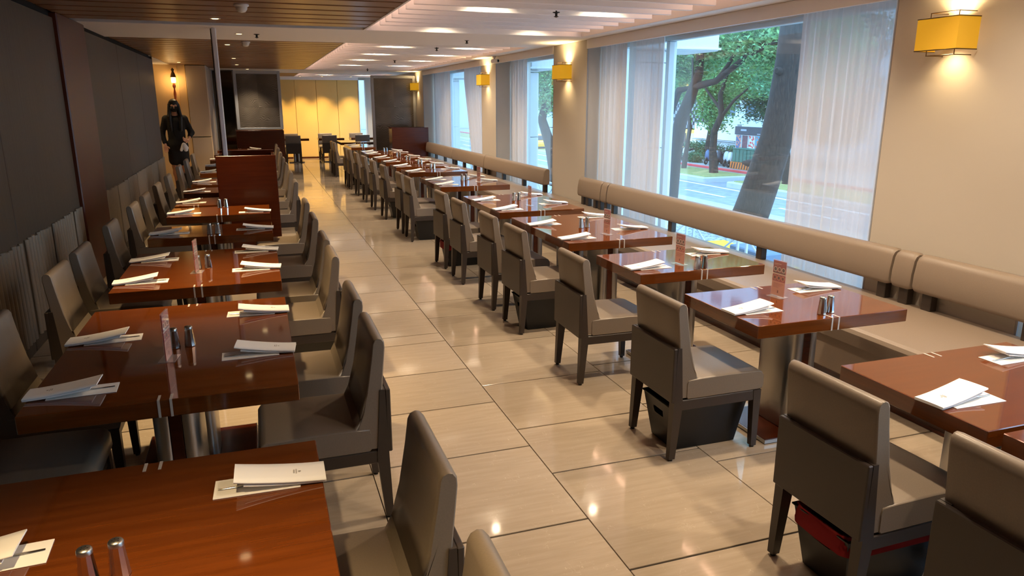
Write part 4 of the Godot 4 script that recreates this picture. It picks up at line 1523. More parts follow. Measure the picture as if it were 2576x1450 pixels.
	# long hair: cap over the skull with a fringe, falling over both shoulders
	var hair := [
		[hc + Vector3(0, 0.045, -0.02), hc + Vector3(0, 0.045, -0.02), 0.094, 0.094, Vector3(1.08, 0.95, 0.92)],
		[hc + Vector3(-0.04, 0.085, 0.045), hc + Vector3(0.04, 0.085, 0.045), 0.030, 0.030],
		[hc + Vector3(0, 0.02, -0.06), hc + Vector3(0, -0.45, -0.10), 0.085, 0.09, Vector3(0.85, 1, 1.3)],
		[hc + Vector3(-0.075, 0.03, 0.02), hc + Vector3(-0.095, -0.20, 0.05), 0.030, 0.040],
		[hc + Vector3(-0.095, -0.20, 0.05), hc + Vector3(-0.085, -0.44, 0.11), 0.040, 0.026],
		[hc + Vector3(0.075, 0.03, 0.02), hc + Vector3(0.095, -0.20, 0.05), 0.030, 0.040],
		[hc + Vector3(0.095, -0.20, 0.05), hc + Vector3(0.085, -0.44, 0.11), 0.040, 0.026],
	]
	put(t, "hair", net(hair, 0.009, 0.03), hairm)
	put(t, "face_mask", net([[hc + Vector3(-0.03, -0.035, 0.075), hc + Vector3(0.03, -0.035, 0.075), 0.034, 0.034], [hc + Vector3(-0.02, -0.075, 0.07), hc + Vector3(0.02, -0.075, 0.07), 0.028, 0.028], [hc + Vector3(-0.07, -0.03, 0.02), hc + Vector3(-0.03, -0.04, 0.07), 0.022, 0.03], [hc + Vector3(0.07, -0.03, 0.02), hc + Vector3(0.03, -0.04, 0.07), 0.022, 0.03]], 0.007, 0.02), black)
	for s in [-1.0, 1.0]:
		put(t, "shoe", net([[Vector3(s * 0.08, 0.045, -0.045), Vector3(s * 0.088, 0.032, 0.06), 0.042, 0.040], [Vector3(s * 0.088, 0.032, 0.06), Vector3(s * 0.092, 0.028, 0.14), 0.040, 0.030]], 0.008, 0.02), black)
	# the cloth she holds
	var c := rwr + Vector3(-0.09, -0.06, 0.08)
	solo("hand_cloth", "crumpled white cloth held in the hand of the standing woman", "cloth", net([[c, c + Vector3(0.03, -0.10, 0.01), 0.030, 0.040], [c + Vector3(-0.02, -0.02, 0), c + Vector3(-0.05, -0.11, 0.01), 0.022, 0.026], [c + Vector3(0.02, 0.0, 0), c + Vector3(0.06, -0.07, 0.0), 0.020, 0.024]], 0.007, 0.015), M.white_card, t.transform.origin, t.rotation.y).scale = Vector3.ONE * 1.06


# ------------------------------------------------------------------ the street outside

const G := -2.2
var leaf_cluster: ArrayMesh


func tile_noise_tex(c0: Color, c1: Color, f: float, sd: int) -> ImageTexture:
	var n := noise(f, 4, sd)
	return picture(256, 256, func(x, y): return c0.lerp(c1, clampf(n.get_noise_2d(x, y) * 0.8 + 0.5, 0, 1)))


func build_outside() -> void:
	var asphalt := mat("asphalt", Color(1, 1, 1), 0.85)
	tri_tex(asphalt, tile_noise_tex(Color(0.42, 0.46, 0.50), Color(0.52, 0.56, 0.60), 0.05, 71), Vector3(0.12, 0.12, 0.12), Vector3.ZERO, true)
	var paving := mat("paving", Color(0.60, 0.62, 0.62), 0.85)
	var kerb := mat("kerb_concrete", Color(0.66, 0.68, 0.68), 0.85)
	var white := mat("road_white", Color(0.92, 0.93, 0.93), 0.7)
	var yellow := mat("road_yellow", Color(0.95, 0.78, 0.12), 0.7)
	var redk := mat("kerb_red", Color(0.78, 0.22, 0.24), 0.75)
	var grass := mat("verge_grass", Color(1, 1, 1), 0.95)
	tri_tex(grass, tile_noise_tex(Color(0.40, 0.44, 0.22), Color(0.66, 0.64, 0.40), 0.09, 72), Vector3(0.5, 0.5, 0.5), Vector3.ZERO, true)
	var bark := mat("bark", Color(0.75, 0.72, 0.70), 0.95)
	var bn := noise(1.0, 4, 73)
	tri_tex(bark, picture(256, 256, func(x, y):
		var a: float = bn.get_noise_2d(x * 0.16, y * 0.035) * 0.5 + 0.5
		return Color(0.13, 0.11, 0.10).lerp(Color(0.38, 0.34, 0.31), clampf(a * 1.5 - 0.25, 0, 1))), Vector3(1.1, 0.6, 1.1))
	var leafm := mat("leaf", Color(1, 1, 1), 0.6)
	leafm.vertex_color_use_as_albedo = true
	leafm.backlight_enabled = true
	leafm.backlight = Color(0.6, 0.6, 0.6)
	leafm.cull_mode = BaseMaterial3D.CULL_DISABLED

	# ground
	var s := structure("street")
	put(s, "pavement", bx(Vector3(8.4, 0.3, 130.0), 0.0, Vector3(13.5, G - 0.15, -50.0)), paving)
	put(s, "terrace", bx(Vector3(4.4, 0.3, 60.0), 0.0, Vector3(7.1, -1.1, -25.0)), paving)
	put(s, "terrace_face", bx(Vector3(0.1, 1.2, 60.0), 0.0, Vector3(9.26, -1.7, -25.0)), kerb)
	put(s, "roadway", bx(Vector3(14.0, 0.3, 130.0), 0.0, Vector3(23.5, G - 0.27, -50.0)), asphalt)
	put(s, "far_pavement", bx(Vector3(18.0, 0.3, 130.0), 0.0, Vector3(36.6, G - 0.16, -50.0)), paving)
	put(s, "red_kerb", bx(Vector3(0.3, 0.16, 130.0), 0.02, Vector3(27.4, G - 0.08, -50.0)), redk)
	put(s, "lane_line", bx(Vector3(0.16, 0.012, 120.0), 0.0, Vector3(17.86, G - 0.115, -50.0)), yellow)
	put(s, "lane_line", bx(Vector3(0.12, 0.012, 120.0), 0.0, Vector3(18.1, G - 0.115, -50.0)), white)
	put(s, "lane_line", bx(Vector3(0.14, 0.012, 120.0), 0.0, Vector3(21.6, G - 0.115, -50.0)), white)
	for k in 12:
		put(s, "lane_dash", bx(Vector3(0.14, 0.012, 3.2), 0.0, Vector3(19.6, G - 0.115, -8.6 - k * 6.9)), white)
	for e in [[-33.2, -95.0], [-6.0, -31.2]]:
		var mid: float = (e[0] + e[1]) * 0.5
		var long: float = e[0] - e[1]
		put(s, "median_kerb", bx(Vector3(3.2, 0.34, long), 0.05, Vector3(23.7, G - 0.02, mid)), kerb)
		put(s, "median_grass", bx(Vector3(2.7, 0.1, long - 0.5), 0.03, Vector3(23.7, G + 0.14, mid)), grass)
	# pebbles on the terrace, white lattice railing
	var pb := MB.new().lathe(Vector3.ZERO, [Vector2(0.0, -0.03), Vector2(0.045, -0.012), Vector2(0.05, 0.006), Vector2(0.03, 0.028), Vector2(0.0, 0.033)], 7).done()
	var mmi := MultiMeshInstance3D.new()
	var mm := MultiMesh.new()
	mm.transform_format = MultiMesh.TRANSFORM_3D
	mm.mesh = pb
	mm.instance_count = 3500
	for k in 3500:
		var b := Basis(Vector3.UP, rng.randf() * TAU).scaled(Vector3(0.6 + rng.randf() * 0.7, 0.6 + rng.randf() * 0.4, 0.6 + rng.randf() * 0.5))
		mm.set_instance_transform(k, Transform3D(b, Vector3(6.7 + rng.randf() * 2.4, -0.945, -7.0 - rng.randf() * 12.0)))
	mmi.multimesh = mm
	mmi.name = "pebbles"
	mmi.material_override = kerb
	add_child(mmi)
	tag(mmi, "bed of grey pebbles on the terrace outside the large tree window", "pebbles", "", "stuff")
	for sec in 2:
		var z0: float = [-4.5, -15.5][sec]
		var n: int = [7, 8][sec]
		var r := thing("railing", "white lattice railing outside the %s, seen under the banquette backrest" % ["large tree window", "taxi window"][sec], "railing", Vector3(6.4, -0.95, z0), 0.0, "white terrace railings")
		var long := 1.35 * n
		for y in [0.06, 0.92]:
			put(r, "rail", bx(Vector3(0.05, 0.045, long), 0.008, Vector3(0, y, -long / 2)), M.window_frame)
		for k in n + 1:
			for d in [-0.1, 0.1]:
				put(r, "upright", bx(Vector3(0.035, 0.95, 0.035), 0.005, Vector3(0, 0.475, -1.35 * k + d)), M.window_frame)
			if k < n:
				for d in [-1.0, 1.0]:
					var tb := MB.new()
					tb.tube([Vector3(0, 0.08 if d > 0 else 0.9, -1.35 * k - 0.1), Vector3(0, 0.9 if d > 0 else 0.08, -1.35 * (k + 1) + 0.1)], [0.016], 6)
					put(r, "diagonal_bar", tb.done(), M.window_frame)
	solo("ramp_plate", "bright yellow painted ramp plate on the terrace, seen under the banquette backrest", "ramp", MB.new().loft([[Vector3(-0.8, 0, 1.1), Vector3(0.8, 0, 1.1), Vector3(0.8, 0.02, 1.1), Vector3(-0.8, 0.02, 1.1)], [Vector3(-0.8, 0, -1.1), Vector3(0.8, 0, -1.1), Vector3(0.8, 0.12, -1.1), Vector3(-0.8, 0.12, -1.1)]], true, false).done(), yellow, Vector3(7.75, -0.95, -10.9))
	solo("planter_box", "grey-blue planter box on the terrace behind the white lattice railing", "planter", MB.new().box(Vector3(0, 0.27, 0), Vector3(0.5, 0.54, 0.9), 0.02).done(), mat("planter_blue", Color(0.36, 0.45, 0.54), 0.8), Vector3(7.3, -0.95, -9.3))
	# stone piers and beam ends of the portico outside the window columns
	var stone := mat("pale_stone", Color(0.78, 0.80, 0.82), 0.7)
	for q in [[-9.95, 5.75, 6.44, 2.52, "large tree window"], [-13.75, 5.14, 5.46, 2.40, "taxi window"], [-20.2, 5.3, 5.9, 2.42, "third window bay"]]:
		var t := thing("stone_pier", "pale stone pier with a boxed beam end outside the %s" % q[4], "pier", Vector3(4.95, 0, q[0]), 0.0, "portico piers")
		var w: float = q[1] - 4.95
		var y := -1.25
		while y < 2.4:
			var hh := minf(1.2, q[3] - y)
			put(t, "stone_block", bx(Vector3(w, hh - 0.012, 0.7), 0.006, Vector3(w / 2, y + hh / 2, 0)), stone)
			y += 1.2
		put(t, "beam_end", bx(Vector3(q[2] - 4.95, 0.30, 0.9), 0.012, Vector3((q[2] - 4.95) / 2, q[3] + 0.15, 0)), stone)
		put(t, "beam_lip", bx(Vector3(q[2] - 4.95 + 0.05, 0.03, 0.96), 0.004, Vector3((q[2] - 4.95) / 2, q[3] + 0.03, 0)), M.window_frame)
	trees(bark, leafm)
	street_things(white, yellow, kerb)


func make_leaf_cluster() -> ArrayMesh:
	var st := SurfaceTool.new()
	st.begin(Mesh.PRIMITIVE_TRIANGLES)
	for k in 22:
		var p := Vector3(rng.randfn(0, 0.16), rng.randfn(0, 0.11), rng.randfn(0, 0.16))
		var b := Basis.from_euler(Vector3(rng.randf_range(-0.9, 0.9), rng.randf() * TAU, rng.randf_range(-0.9, 0.9)))
		var l := rng.randf_range(0.045, 0.08)
		var w := l * 0.5
		var q := [Vector3(-l, 0, 0), Vector3(0, 0.012, w), Vector3(l, 0, 0), Vector3(0, 0.012, -w)]
		var nrm := b * Vector3.UP
		for o in [0, 2, 1, 0, 3, 2]:
			st.set_normal(nrm)
			st.add_vertex(p + b * q[o])
	return st.commit()


func foliage(parent: Node3D, blobs: Array, m: Material, tint: Color, sc := 1.0) -> void:
	var total := 0
	for b in blobs:
		total += b[2]
	var mm := MultiMesh.new()
	mm.transform_format = MultiMesh.TRANSFORM_3D
	mm.use_colors = true
	mm.mesh = leaf_cluster
	mm.instance_count = total
	var i := 0
	for b in blobs:
		for k in b[2]:
			var d := Vector3(rng.randfn(), rng.randfn(), rng.randfn()).normalized() * pow(rng.randf(), 0.45)
			var p: Vector3 = b[0] + d * b[1]
			var s := sc * rng.randf_range(0.75, 1.35)
			mm.set_instance_transform(i, Transform3D(Basis(Vector3.UP, rng.randf() * TAU).rotated(Vector3.RIGHT, rng.randf_range(-0.4, 0.4)).scaled(Vector3.ONE * s), p))
			var v := rng.randf_range(0.65, 1.3)
			mm.set_instance_color(i, Color(tint.r * v * rng.randf_range(0.85, 1.25), tint.g * v, tint.b * v * rng.randf_range(0.7, 1.2)))
			i += 1
	var o := MultiMeshInstance3D.new()
	o.name = "foliage"
	o.multimesh = mm
	o.material_override = m
	parent.add_child(o)
	o.set_meta("kind", "stuff")


func tree(label: String, trunk: Array, radii: Array, branches: Array, blobs: Array, bark: Material, leafm: Material, tint: Color, sc := 1.0) -> Node3D:
	var base: Vector3 = trunk[0]
	var t := thing("tree", label, "tree", base, 0.0, "street trees")
	var rel := trunk.map(func(p): return p - base)
	put(t, "trunk", MB.new().tube(rel, radii, 14).done(), bark)
	for b in branches:
		put(t, "branch", MB.new().tube(b[0].map(func(p): return p - base), b[1], 9).done(), bark)
	foliage(t, blobs.map(func(b): return [b[0] - base, b[1], b[2]]), leafm, tint, sc)
	return t


func trees(bark: Material, leafm: Material) -> void:
	leaf_cluster = make_leaf_cluster()
	var g1 := Color(0.20, 0.40, 0.15)
	var g2 := Color(0.15, 0.36, 0.18)
	var g3 := Color(0.30, 0.50, 0.14)
	tree("forked street tree by the mullion of the large window, with a long arching branch", [Vector3(12, G, -19.85), Vector3(12, -1.0, -19.78), Vector3(12, 0.37, -19.67), Vector3(12, 1.32, -19.4), Vector3(12, 1.9, -19.0), Vector3(12.1, 2.6, -18.75), Vector3(12.2, 4.4, -18.9)], [0.30, 0.25, 0.22, 0.19, 0.17, 0.13, 0.06],
		[[[Vector3(12, 1.5, -19.95), Vector3(12, 2.15, -19.6), Vector3(12, 2.27, -18.5), Vector3(12, 2.36, -17.76), Vector3(12, 2.74, -16.91), Vector3(12, 3.04, -16.12), Vector3(12, 3.25, -15.2)], [0.08, 0.11, 0.10, 0.09, 0.075, 0.06, 0.03]], [[Vector3(12, 2.4, -17.7), Vector3(12.1, 2.75, -17.4), Vector3(12.1, 3.15, -17.0), Vector3(12.2, 3.7, -16.7)], [0.06, 0.055, 0.045, 0.02]], [[Vector3(12, 2.2, -18.9), Vector3(12, 2.6, -18.9), Vector3(12, 3.2, -19.0)], [0.05, 0.04, 0.02]], [[Vector3(12, 2.75, -16.9), Vector3(12.2, 3.2, -16.5), Vector3(12.4, 3.3, -15.7)], [0.05, 0.04, 0.02]]],
		[[Vector3(12.8, 3.7, -19.0), Vector3(1.6, 1.0, 3.2), 700], [Vector3(13.0, 3.3, -15.9), Vector3(1.5, 0.9, 1.8), 420], [Vector3(12.6, 2.9, -20.6), Vector3(1.2, 0.9, 1.0), 220]], bark, leafm, g1)
	tree("thick leaning street tree trunk with a round knot, close outside the large window", [Vector3(9.5, G, -13.3), Vector3(9.5, -1.2, -12.85), Vector3(9.5, -0.35, -12.46), Vector3(9.5, 0.4, -12.16), Vector3(9.5, 1.11, -11.9), Vector3(9.5, 1.86, -11.77), Vector3(9.5, 2.57, -11.69), Vector3(9.5, 3.34, -11.65), Vector3(9.6, 4.6, -11.6), Vector3(9.7, 6.2, -11.4)], [0.46, 0.40, 0.36, 0.335, 0.31, 0.285, 0.27, 0.26, 0.22, 0.1],
		[[[Vector3(9.25, 2.36, -11.66), Vector3(9.17, 2.37, -11.62), Vector3(9.14, 2.37, -11.61)], [0.08, 0.07, 0.045]], [[Vector3(9.5, 0.62, -12.35), Vector3(9.42, 0.60, -12.62), Vector3(9.4, 0.60, -12.75)], [0.10, 0.07, 0.03]], [[Vector3(9.6, 4.2, -11.6), Vector3(10.4, 5.0, -13.5), Vector3(11.0, 5.6, -15.5)], [0.12, 0.09, 0.03]]],
		[[Vector3(10.6, 6.2, -13.5), Vector3(2.2, 1.6, 4.0), 300]], bark, leafm, g2)
	tree("slender grey-barked tree on the grassy median, between the scooters and the window", [Vector3(24, G + 0.15, -35.1), Vector3(24, -0.83, -35.33), Vector3(24, 0.26, -35.31), Vector3(24, 1.13, -34.74), Vector3(24, 2.18, -34.98), Vector3(24.2, 3.6, -34.6)], [0.26, 0.21, 0.19, 0.17, 0.14, 0.05],
		[[[Vector3(24, 1.0, -34.8), Vector3(24.2, 1.9, -34.0), Vector3(24.4, 2.7, -32.8)], [0.11, 0.08, 0.03]], [[Vector3(24, 1.4, -34.8), Vector3(24.0, 2.4, -36.2), Vector3(24.2, 3.0, -37.2)], [0.1, 0.07, 0.03]]],
		[[Vector3(25.5, 4.1, -34.5), Vector3(2.4, 2.0, 4.6), 620], [Vector3(25.0, 1.55, -36.9), Vector3(1.0, 1.3, 1.0), 170]], bark, leafm, g1, 1.5)
	tree("thin young tree on the median beside the forked tree", [Vector3(24, G + 0.15, -38.2), Vector3(24, -0.75, -38.0), Vector3(24, 0.3, -37.8), Vector3(24.1, 2.0, -38.2), Vector3(24.1, 3.4, -38.3)], [0.17, 0.13, 0.12, 0.1, 0.04], [], [[Vector3(25.2, 4.0, -40.5), Vector3(2.2, 2.2, 3.8), 480]], bark, leafm, g2, 1.5)
	tree("dark tree on the median half hidden behind the thick leaning trunk", [Vector3(24, G + 0.15, -29.0), Vector3(24, -0.5, -29.3), Vector3(24, 1.0, -29.25), Vector3(24.2, 3.4, -28.8)], [0.24, 0.2, 0.18, 0.08], [], [[Vector3(25.0, 3.9, -29.8), Vector3(2.4, 2.3, 3.6), 480]], bark, leafm, g2, 1.5)
	tree("leaning street tree beside the yellow taxi", [Vector3(12, G, -29.0), Vector3(12, -0.9, -29.35), Vector3(12, -0.07, -29.78), Vector3(12, 0.49, -30.3), Vector3(12, 1.08, -30.85), Vector3(12, 1.63, -30.5), Vector3(12.1, 3.0, -30.6)], [0.30, 0.26, 0.24, 0.22, 0.2, 0.16, 0.06], [[[Vector3(12, 1.3, -30.8), Vector3(12.1, 1.9, -29.6), Vector3(12.2, 2.5, -28.6)], [0.09, 0.07, 0.03]]],
		[[Vector3(12.4, 2.7, -30.6), Vector3(1.3, 1.5, 2.6), 520], [Vector3(12.6, 4.4, -29.5), Vector3(1.8, 1.3, 3.0), 260]], bark, leafm, g1, 1.2)
	tree("pale-barked tree behind the parked scooters in front of the yellow shop", [Vector3(30.2, G, -44.9), Vector3(30.2, -1.0, -45.0), Vector3(30.2, 0.2, -44.8), Vector3(30.2, 1.2, -45.3), Vector3(30.3, 3.2, -45.3)], [0.28, 0.24, 0.2, 0.17, 0.06], [], [[Vector3(31.5, 4.2, -45.0), Vector3(2.6, 2.4, 5.0), 620], [Vector3(35.0, 3.4, -50.5), Vector3(1.6, 1.8, 4.0), 420]], bark, leafm, g3, 1.6)
	tree("dense dark green tree mass behind the poster board", [Vector3(34, G, -42.0), Vector3(34, 0.0, -42.2), Vector3(34.2, 2.6, -42.0)], [0.3, 0.25, 0.1], [[[Vector3(34, -0.2, -42.2), Vector3(34, 1.6, -40.0), Vector3(34, 2.8, -38.2)], [0.16, 0.1, 0.04]]], [[Vector3(34.4, 2.4, -40.0), Vector3(1.8, 2.2, 5.8), 800], [Vector3(34.2, 0.3, -38.0), Vector3(1.2, 1.2, 3.4), 320], [Vector3(35.4, 5.6, -42.0), Vector3(2.0, 2.2, 8.0), 900], [Vector3(36.0, 2.6, -46.0), Vector3(1.2, 2.4, 5.0), 500]], bark, leafm, Color(0.06, 0.18, 0.10), 1.7)


func street_things(white: Material, yellow: Material, kerb: Material) -> void:
	# clipped hedge behind the scooters
	var h := thing("hedge", "long clipped green hedge behind the parked scooters", "hedge", Vector3(31.2, G, -44.5))
	foliage(h, [[Vector3(0, 0.55, 2.5), Vector3(0.6, 0.6, 3.0), 260], [Vector3(0, 0.55, -2.5), Vector3(0.6, 0.6, 3.0), 260]], M.leaf, Color(0.07, 0.20, 0.09), 1.1)
	var h2 := thing("hedge", "short low hedge in front of the scooters on the far pavement", "hedge", Vector3(28.5, G, -44.2))
	foliage(h2, [[Vector3(0, 0.3, 0), Vector3(0.4, 0.32, 1.1), 110]], M.leaf, Color(0.07, 0.20, 0.09), 0.9)
	# scooters parked along the far pavement
	var paints := [Color(0.86, 0.88, 0.90), Color(0.80, 0.84, 0.88), Color(0.16, 0.18, 0.22), Color(0.75, 0.80, 0.86), Color(0.30, 0.40, 0.55), Color(0.88, 0.88, 0.86), Color(0.14, 0.15, 0.17), Color(0.70, 0.74, 0.78)]
	var words := ["white", "pale grey", "black", "light blue-grey", "blue", "cream white", "dark", "silver"]
	for k in 8:
		scooter(Vector3(28.55 + (0.15 if k % 2 else 0.0), G, -39.75 - k * 0.62 - (2.4 if k > 4 else 0.0)), PI / 2 + 0.5, paints[k], "%s scooter parked on the far pavement, %s along from the green cabinets" % [words[k], ORD[k]])
	# green utility cabinets on a striped plinth
	var green := mat("cabinet_green", Color(0.10, 0.40, 0.34), 0.5)
	var orange := mat("stripe_orange", Color(0.85, 0.45, 0.12), 0.7)
	for k in 4:
		var c := thing("utility_cabinet", "dark green street utility cabinet, %s of four from the scooters" % ORD[k], "cabinet", Vector3(28.35, G + 0.42, -38.75 + k * 0.72), 0.0, "green utility cabinets")
		put(c, "body", bx(Vector3(0.7, 0.78, 0.68), 0.02, Vector3(0, 0.39, 0)), green)
		put(c, "lid", bx(Vector3(0.78, 0.05, 0.72), 0.015, Vector3(0, 0.805, 0)), green)
		put(c, "door_seam", bx(Vector3(0.012, 0.7, 0.02), 0.0, Vector3(-0.352, 0.39, 0.0)), M.black_plastic)
	var pl := thing("striped_plinth", "orange and black striped plinth under the green utility cabinets", "plinth", Vector3(28.35, G, -37.67))
	put(pl, "block", bx(Vector3(0.85, 0.41, 3.0), 0.01, Vector3(0, 0.205, 0)), orange)
	for k in 11:
		var sb := MB.new()
		var z := -1.4 + k * 0.26
		sb.loft([[Vector3(-0.43, 0.02, z), Vector3(-0.43, 0.02, z + 0.11), Vector3(-0.424, 0.02, z + 0.11), Vector3(-0.424, 0.02, z)], [Vector3(-0.43, 0.39, z + 0.1), Vector3(-0.43, 0.39, z + 0.21), Vector3(-0.424, 0.39, z + 0.21), Vector3(-0.424, 0.39, z + 0.1)]], true, false)
		put(pl, "black_stripe", sb.done(), M.black_plastic)
	# poster board
	var pbd := thing("poster_board", "street poster board with a dark header and five colourful posters", "poster board", Vector3(30.0, G, -39.95))
	put(pbd, "header", bx(Vector3(0.16, 0.52, 3.5), 0.02, Vector3(0, 2.22, 0)), mat("header_slate", Color(0.20, 0.24, 0.30), 0.6))
	put(pbd, "back_board", bx(Vector3(0.08, 1.0, 3.4), 0.01, Vector3(0.04, 1.46, 0)), M.window_frame)
	put(pbd, "bottom_rail", bx(Vector3(0.14, 0.06, 3.5), 0.01, Vector3(0, 0.95, 0)), M.window_frame)
	for k in 4:
		put(pbd, "post", bx(Vector3(0.08, 1.0, 0.08), 0.01, Vector3(0.02, 0.5, -1.4 + k * 0.93)), M.dull_aluminium)
	for k in 2:
		put(pbd, "header_print", bx(Vector3(0.01, [0.12, 0.05][k], [0.6, 0.8][k]), 0.0, Vector3(-0.084, [2.26, 2.05][k], [-0.8, 1.0][k])), mat("print_pale_%d" % k, Color(0.62, 0.66, 0.72), 0.7))
	var cols := [[Color(0.20, 0.36, 0.55), Color(0.85, 0.52, 0.40)], [Color(0.36, 0.20, 0.26), Color(0.45, 0.26, 0.30)], [Color(0.80, 0.82, 0.86), Color(0.85, 0.26, 0.26)], [Color(0.20, 0.62, 0.80), Color(0.80, 0.45, 0.35)], [Color(0.92, 0.90, 0.86), Color(0.88, 0.34, 0.30)]]
	for k in 5:
		var m := mat("poster_%d" % k, Color(1, 1, 1), 0.5)
		var pn := noise(0.045, 2, 80 + k)
		m.albedo_texture = picture(48, 80, func(x, y): return cols[k][0].lerp(cols[k][1], 1.0 if pn.get_noise_2d(x, y) > 0.08 else 0.0))
		var q := MB.new()
		var z := -1.36 + k * 0.68
		q.quad_uv(Vector3(-0.012, 1.0, z - 0.28), Vector3(-0.012, 1.0, z + 0.28), Vector3(-0.012, 1.92, z + 0.28), Vector3(-0.012, 1.92, z - 0.28), Vector3(-1, 0, 0))
		put(pbd, "poster", q.done(), m)
		put(pbd, "divider_bar", bx(Vector3(0.04, 0.96, 0.05), 0.0, Vector3(-0.02, 1.46, z + 0.34)), M.window_frame)
	# low white pavilion wall, yellow shop with a dark checker facade
	var wb := thing("white_pavilion", "low white pavilion with a flat roof edge behind the hedge", "building", Vector3(33.4, G, -48.6))
	put(wb, "wall", bx(Vector3(0.4, 1.1, 5.4), 0.02, Vector3(0, 0.55, 0)), M.window_frame)
	put(wb, "upper_wall", bx(Vector3(0.4, 1.2, 5.6), 0.02, Vector3(-0.15, 1.85, 0)), M.white_ceiling)
	put(wb, "ledge", bx(Vector3(0.6, 0.06, 5.6), 0.01, Vector3(-0.2, 1.2, 0)), M.dull_aluminium)
	var sh := thing("shop", "small yellow-lit shop front under a dark checkered tile facade", "shop", Vector3(34.2, G, -54.0))
	put(sh, "facade", bx(Vector3(0.5, 3.2, 7.0), 0.02, Vector3(0.3, 3.4, 0)), mat("facade_dark", Color(0.14, 0.16, 0.20), 0.5))
	put(sh, "shop_front", bx(Vector3(0.3, 1.9, 6.6), 0.02, Vector3(0.2, 1.0, 0)), mat("shop_yellow", Color(0.92, 0.72, 0.36), 0.7))
	for k in 4:
		put(sh, "display_pane", bx(Vector3(0.05, 1.1, 0.9), 0.01, Vector3(0.03, 0.95, -2.5 + k * 1.6)), mat("display_%d" % k, [Color(0.80, 0.45, 0.24), Color(0.30, 0.22, 0.18), Color(0.86, 0.80, 0.70), Color(0.42, 0.30, 0.22)][k], 0.4))
	var tile := bx(Vector3(0.04, 0.26, 0.26), 0.01)
	for r in 8:
		for c in 24:
			if (r + c) % 2 == 0:
				put(sh, "facade_tile", tile, M.dull_aluminium, Vector3(0.04, 2.05 + r * 0.28, -3.3 + c * 0.28))
	# far building that closes the view
	var fb := thing("apartment_building", "pale blue-grey apartment block far behind the street trees", "building", Vector3(46, G, -52))
	put(fb, "wall", bx(Vector3(6, 26, 90), 0.0, Vector3(3, 13, 0)), mat("far_facade", Color(0.74, 0.80, 0.84), 0.8))
	var pane := bx(Vector3(0.1, 1.5, 1.9), 0.02)
	var fm := mat("far_pane", Color(0.34, 0.42, 0.48), 0.2)
	for fl in 7:
		for k in 24:
			put(fb, "window", pane, fm, Vector3(-0.02, 3.4 + fl * 3.2, -42 + k * 3.6))
	var eb := thing("end_building", "pale building closing the far end of the street", "building", Vector3(20, G, -116))
	put(eb, "wall", bx(Vector3(60, 24, 6), 0.0, Vector3(0, 12, -3)), M.far_facade)
	for fl in 6:
		for k in 14:
			put(eb, "window", bx(Vector3(1.9, 1.6, 0.1), 0.02), M.far_pane, Vector3(-26 + k * 4.0, 3.2 + fl * 3.3, 0.02))
	# yellow taxi driving away
	var tx := thing("taxi", "yellow taxi with red tail lights driving away on the street", "car", Vector3(22.6, G - 0.12, -60.5))
	var paint := mat("taxi_yellow", Color(0.95, 0.68, 0.08), 0.3)
	var rings := []
	for e in [[-2.2, 0.55, 0.75], [-2.1, 0.85, 0.85], [-1.0, 0.98, 0.9], [0.6, 1.0, 0.9], [1.9, 0.98, 0.88], [2.15, 0.8, 0.84], [2.2, 0.6, 0.78]]:
		var r := []
		for q in [[-1, 0.28], [-1, 0.7], [-0.94, 1.0], [0.94, 1.0], [1, 0.7], [1, 0.28]]:
			r.append(Vector3(q[0] * e[2], 0.28 + (q[1] - 0.28) * e[1], e[0]))
		rings.append(r)
	put(tx, "body", MB.new().loft(rings, true, false).done(), paint)
	rings = []
	for e in [[-1.2, 0.0], [-0.5, 1.0], [1.2, 1.0], [1.95, 0.0]]:
		var r := []
		for q in [[-0.82, 0.96], [-0.64, 0.96 + 0.5 * e[1]], [0.64, 0.96 + 0.5 * e[1]], [0.82, 0.96]]:
			r.append(Vector3(q[0], q[1], e[0]))
		rings.append(r)
	put(tx, "cabin", MB.new().loft(rings, true, false).done(), paint)
	put(tx, "rear_window", MB.new().loft([[Vector3(-0.6, 1.38, 1.36), Vector3(0.6, 1.38, 1.36), Vector3(0.6, 1.36, 1.38), Vector3(-0.6, 1.36, 1.38)], [Vector3(-0.7, 1.06, 1.86), Vector3(0.7, 1.06, 1.86), Vector3(0.7, 1.04, 1.88), Vector3(-0.7, 1.04, 1.88)]], true, false).done(), M.black_plastic)
	for sx in [-1.0, 1.0]:
		put(tx, "tail_light", bx(Vector3(0.28, 0.16, 0.06), 0.02, Vector3(sx * 0.66, 0.82, 2.14)), mat("tail_red", Color(0.85, 0.08, 0.10), 0.3))
		for z in [-1.35, 1.35]:
			var wb2 := MB.new()
			wb2.xf = Transform3D(Basis(Vector3(0, 0, 1), PI / 2), Vector3(sx * 0.82, 0.32, z))
			put(tx, "wheel", wb2.lathe(Vector3.ZERO, [Vector2(0.2, -0.1), Vector2(0.32, -0.09), Vector2(0.32, 0.09), Vector2(0.2, 0.1)], 18, false).done(), M.black_plastic)
	put(tx, "bumper", bx(Vector3(1.6, 0.16, 0.1), 0.03, Vector3(0, 0.42, 2.2)), M.black_plastic)
	put(tx, "roof_sign", bx(Vector3(0.4, 0.14, 0.2), 0.03, Vector3(0, 1.53, 0.3)), M.white_plastic)


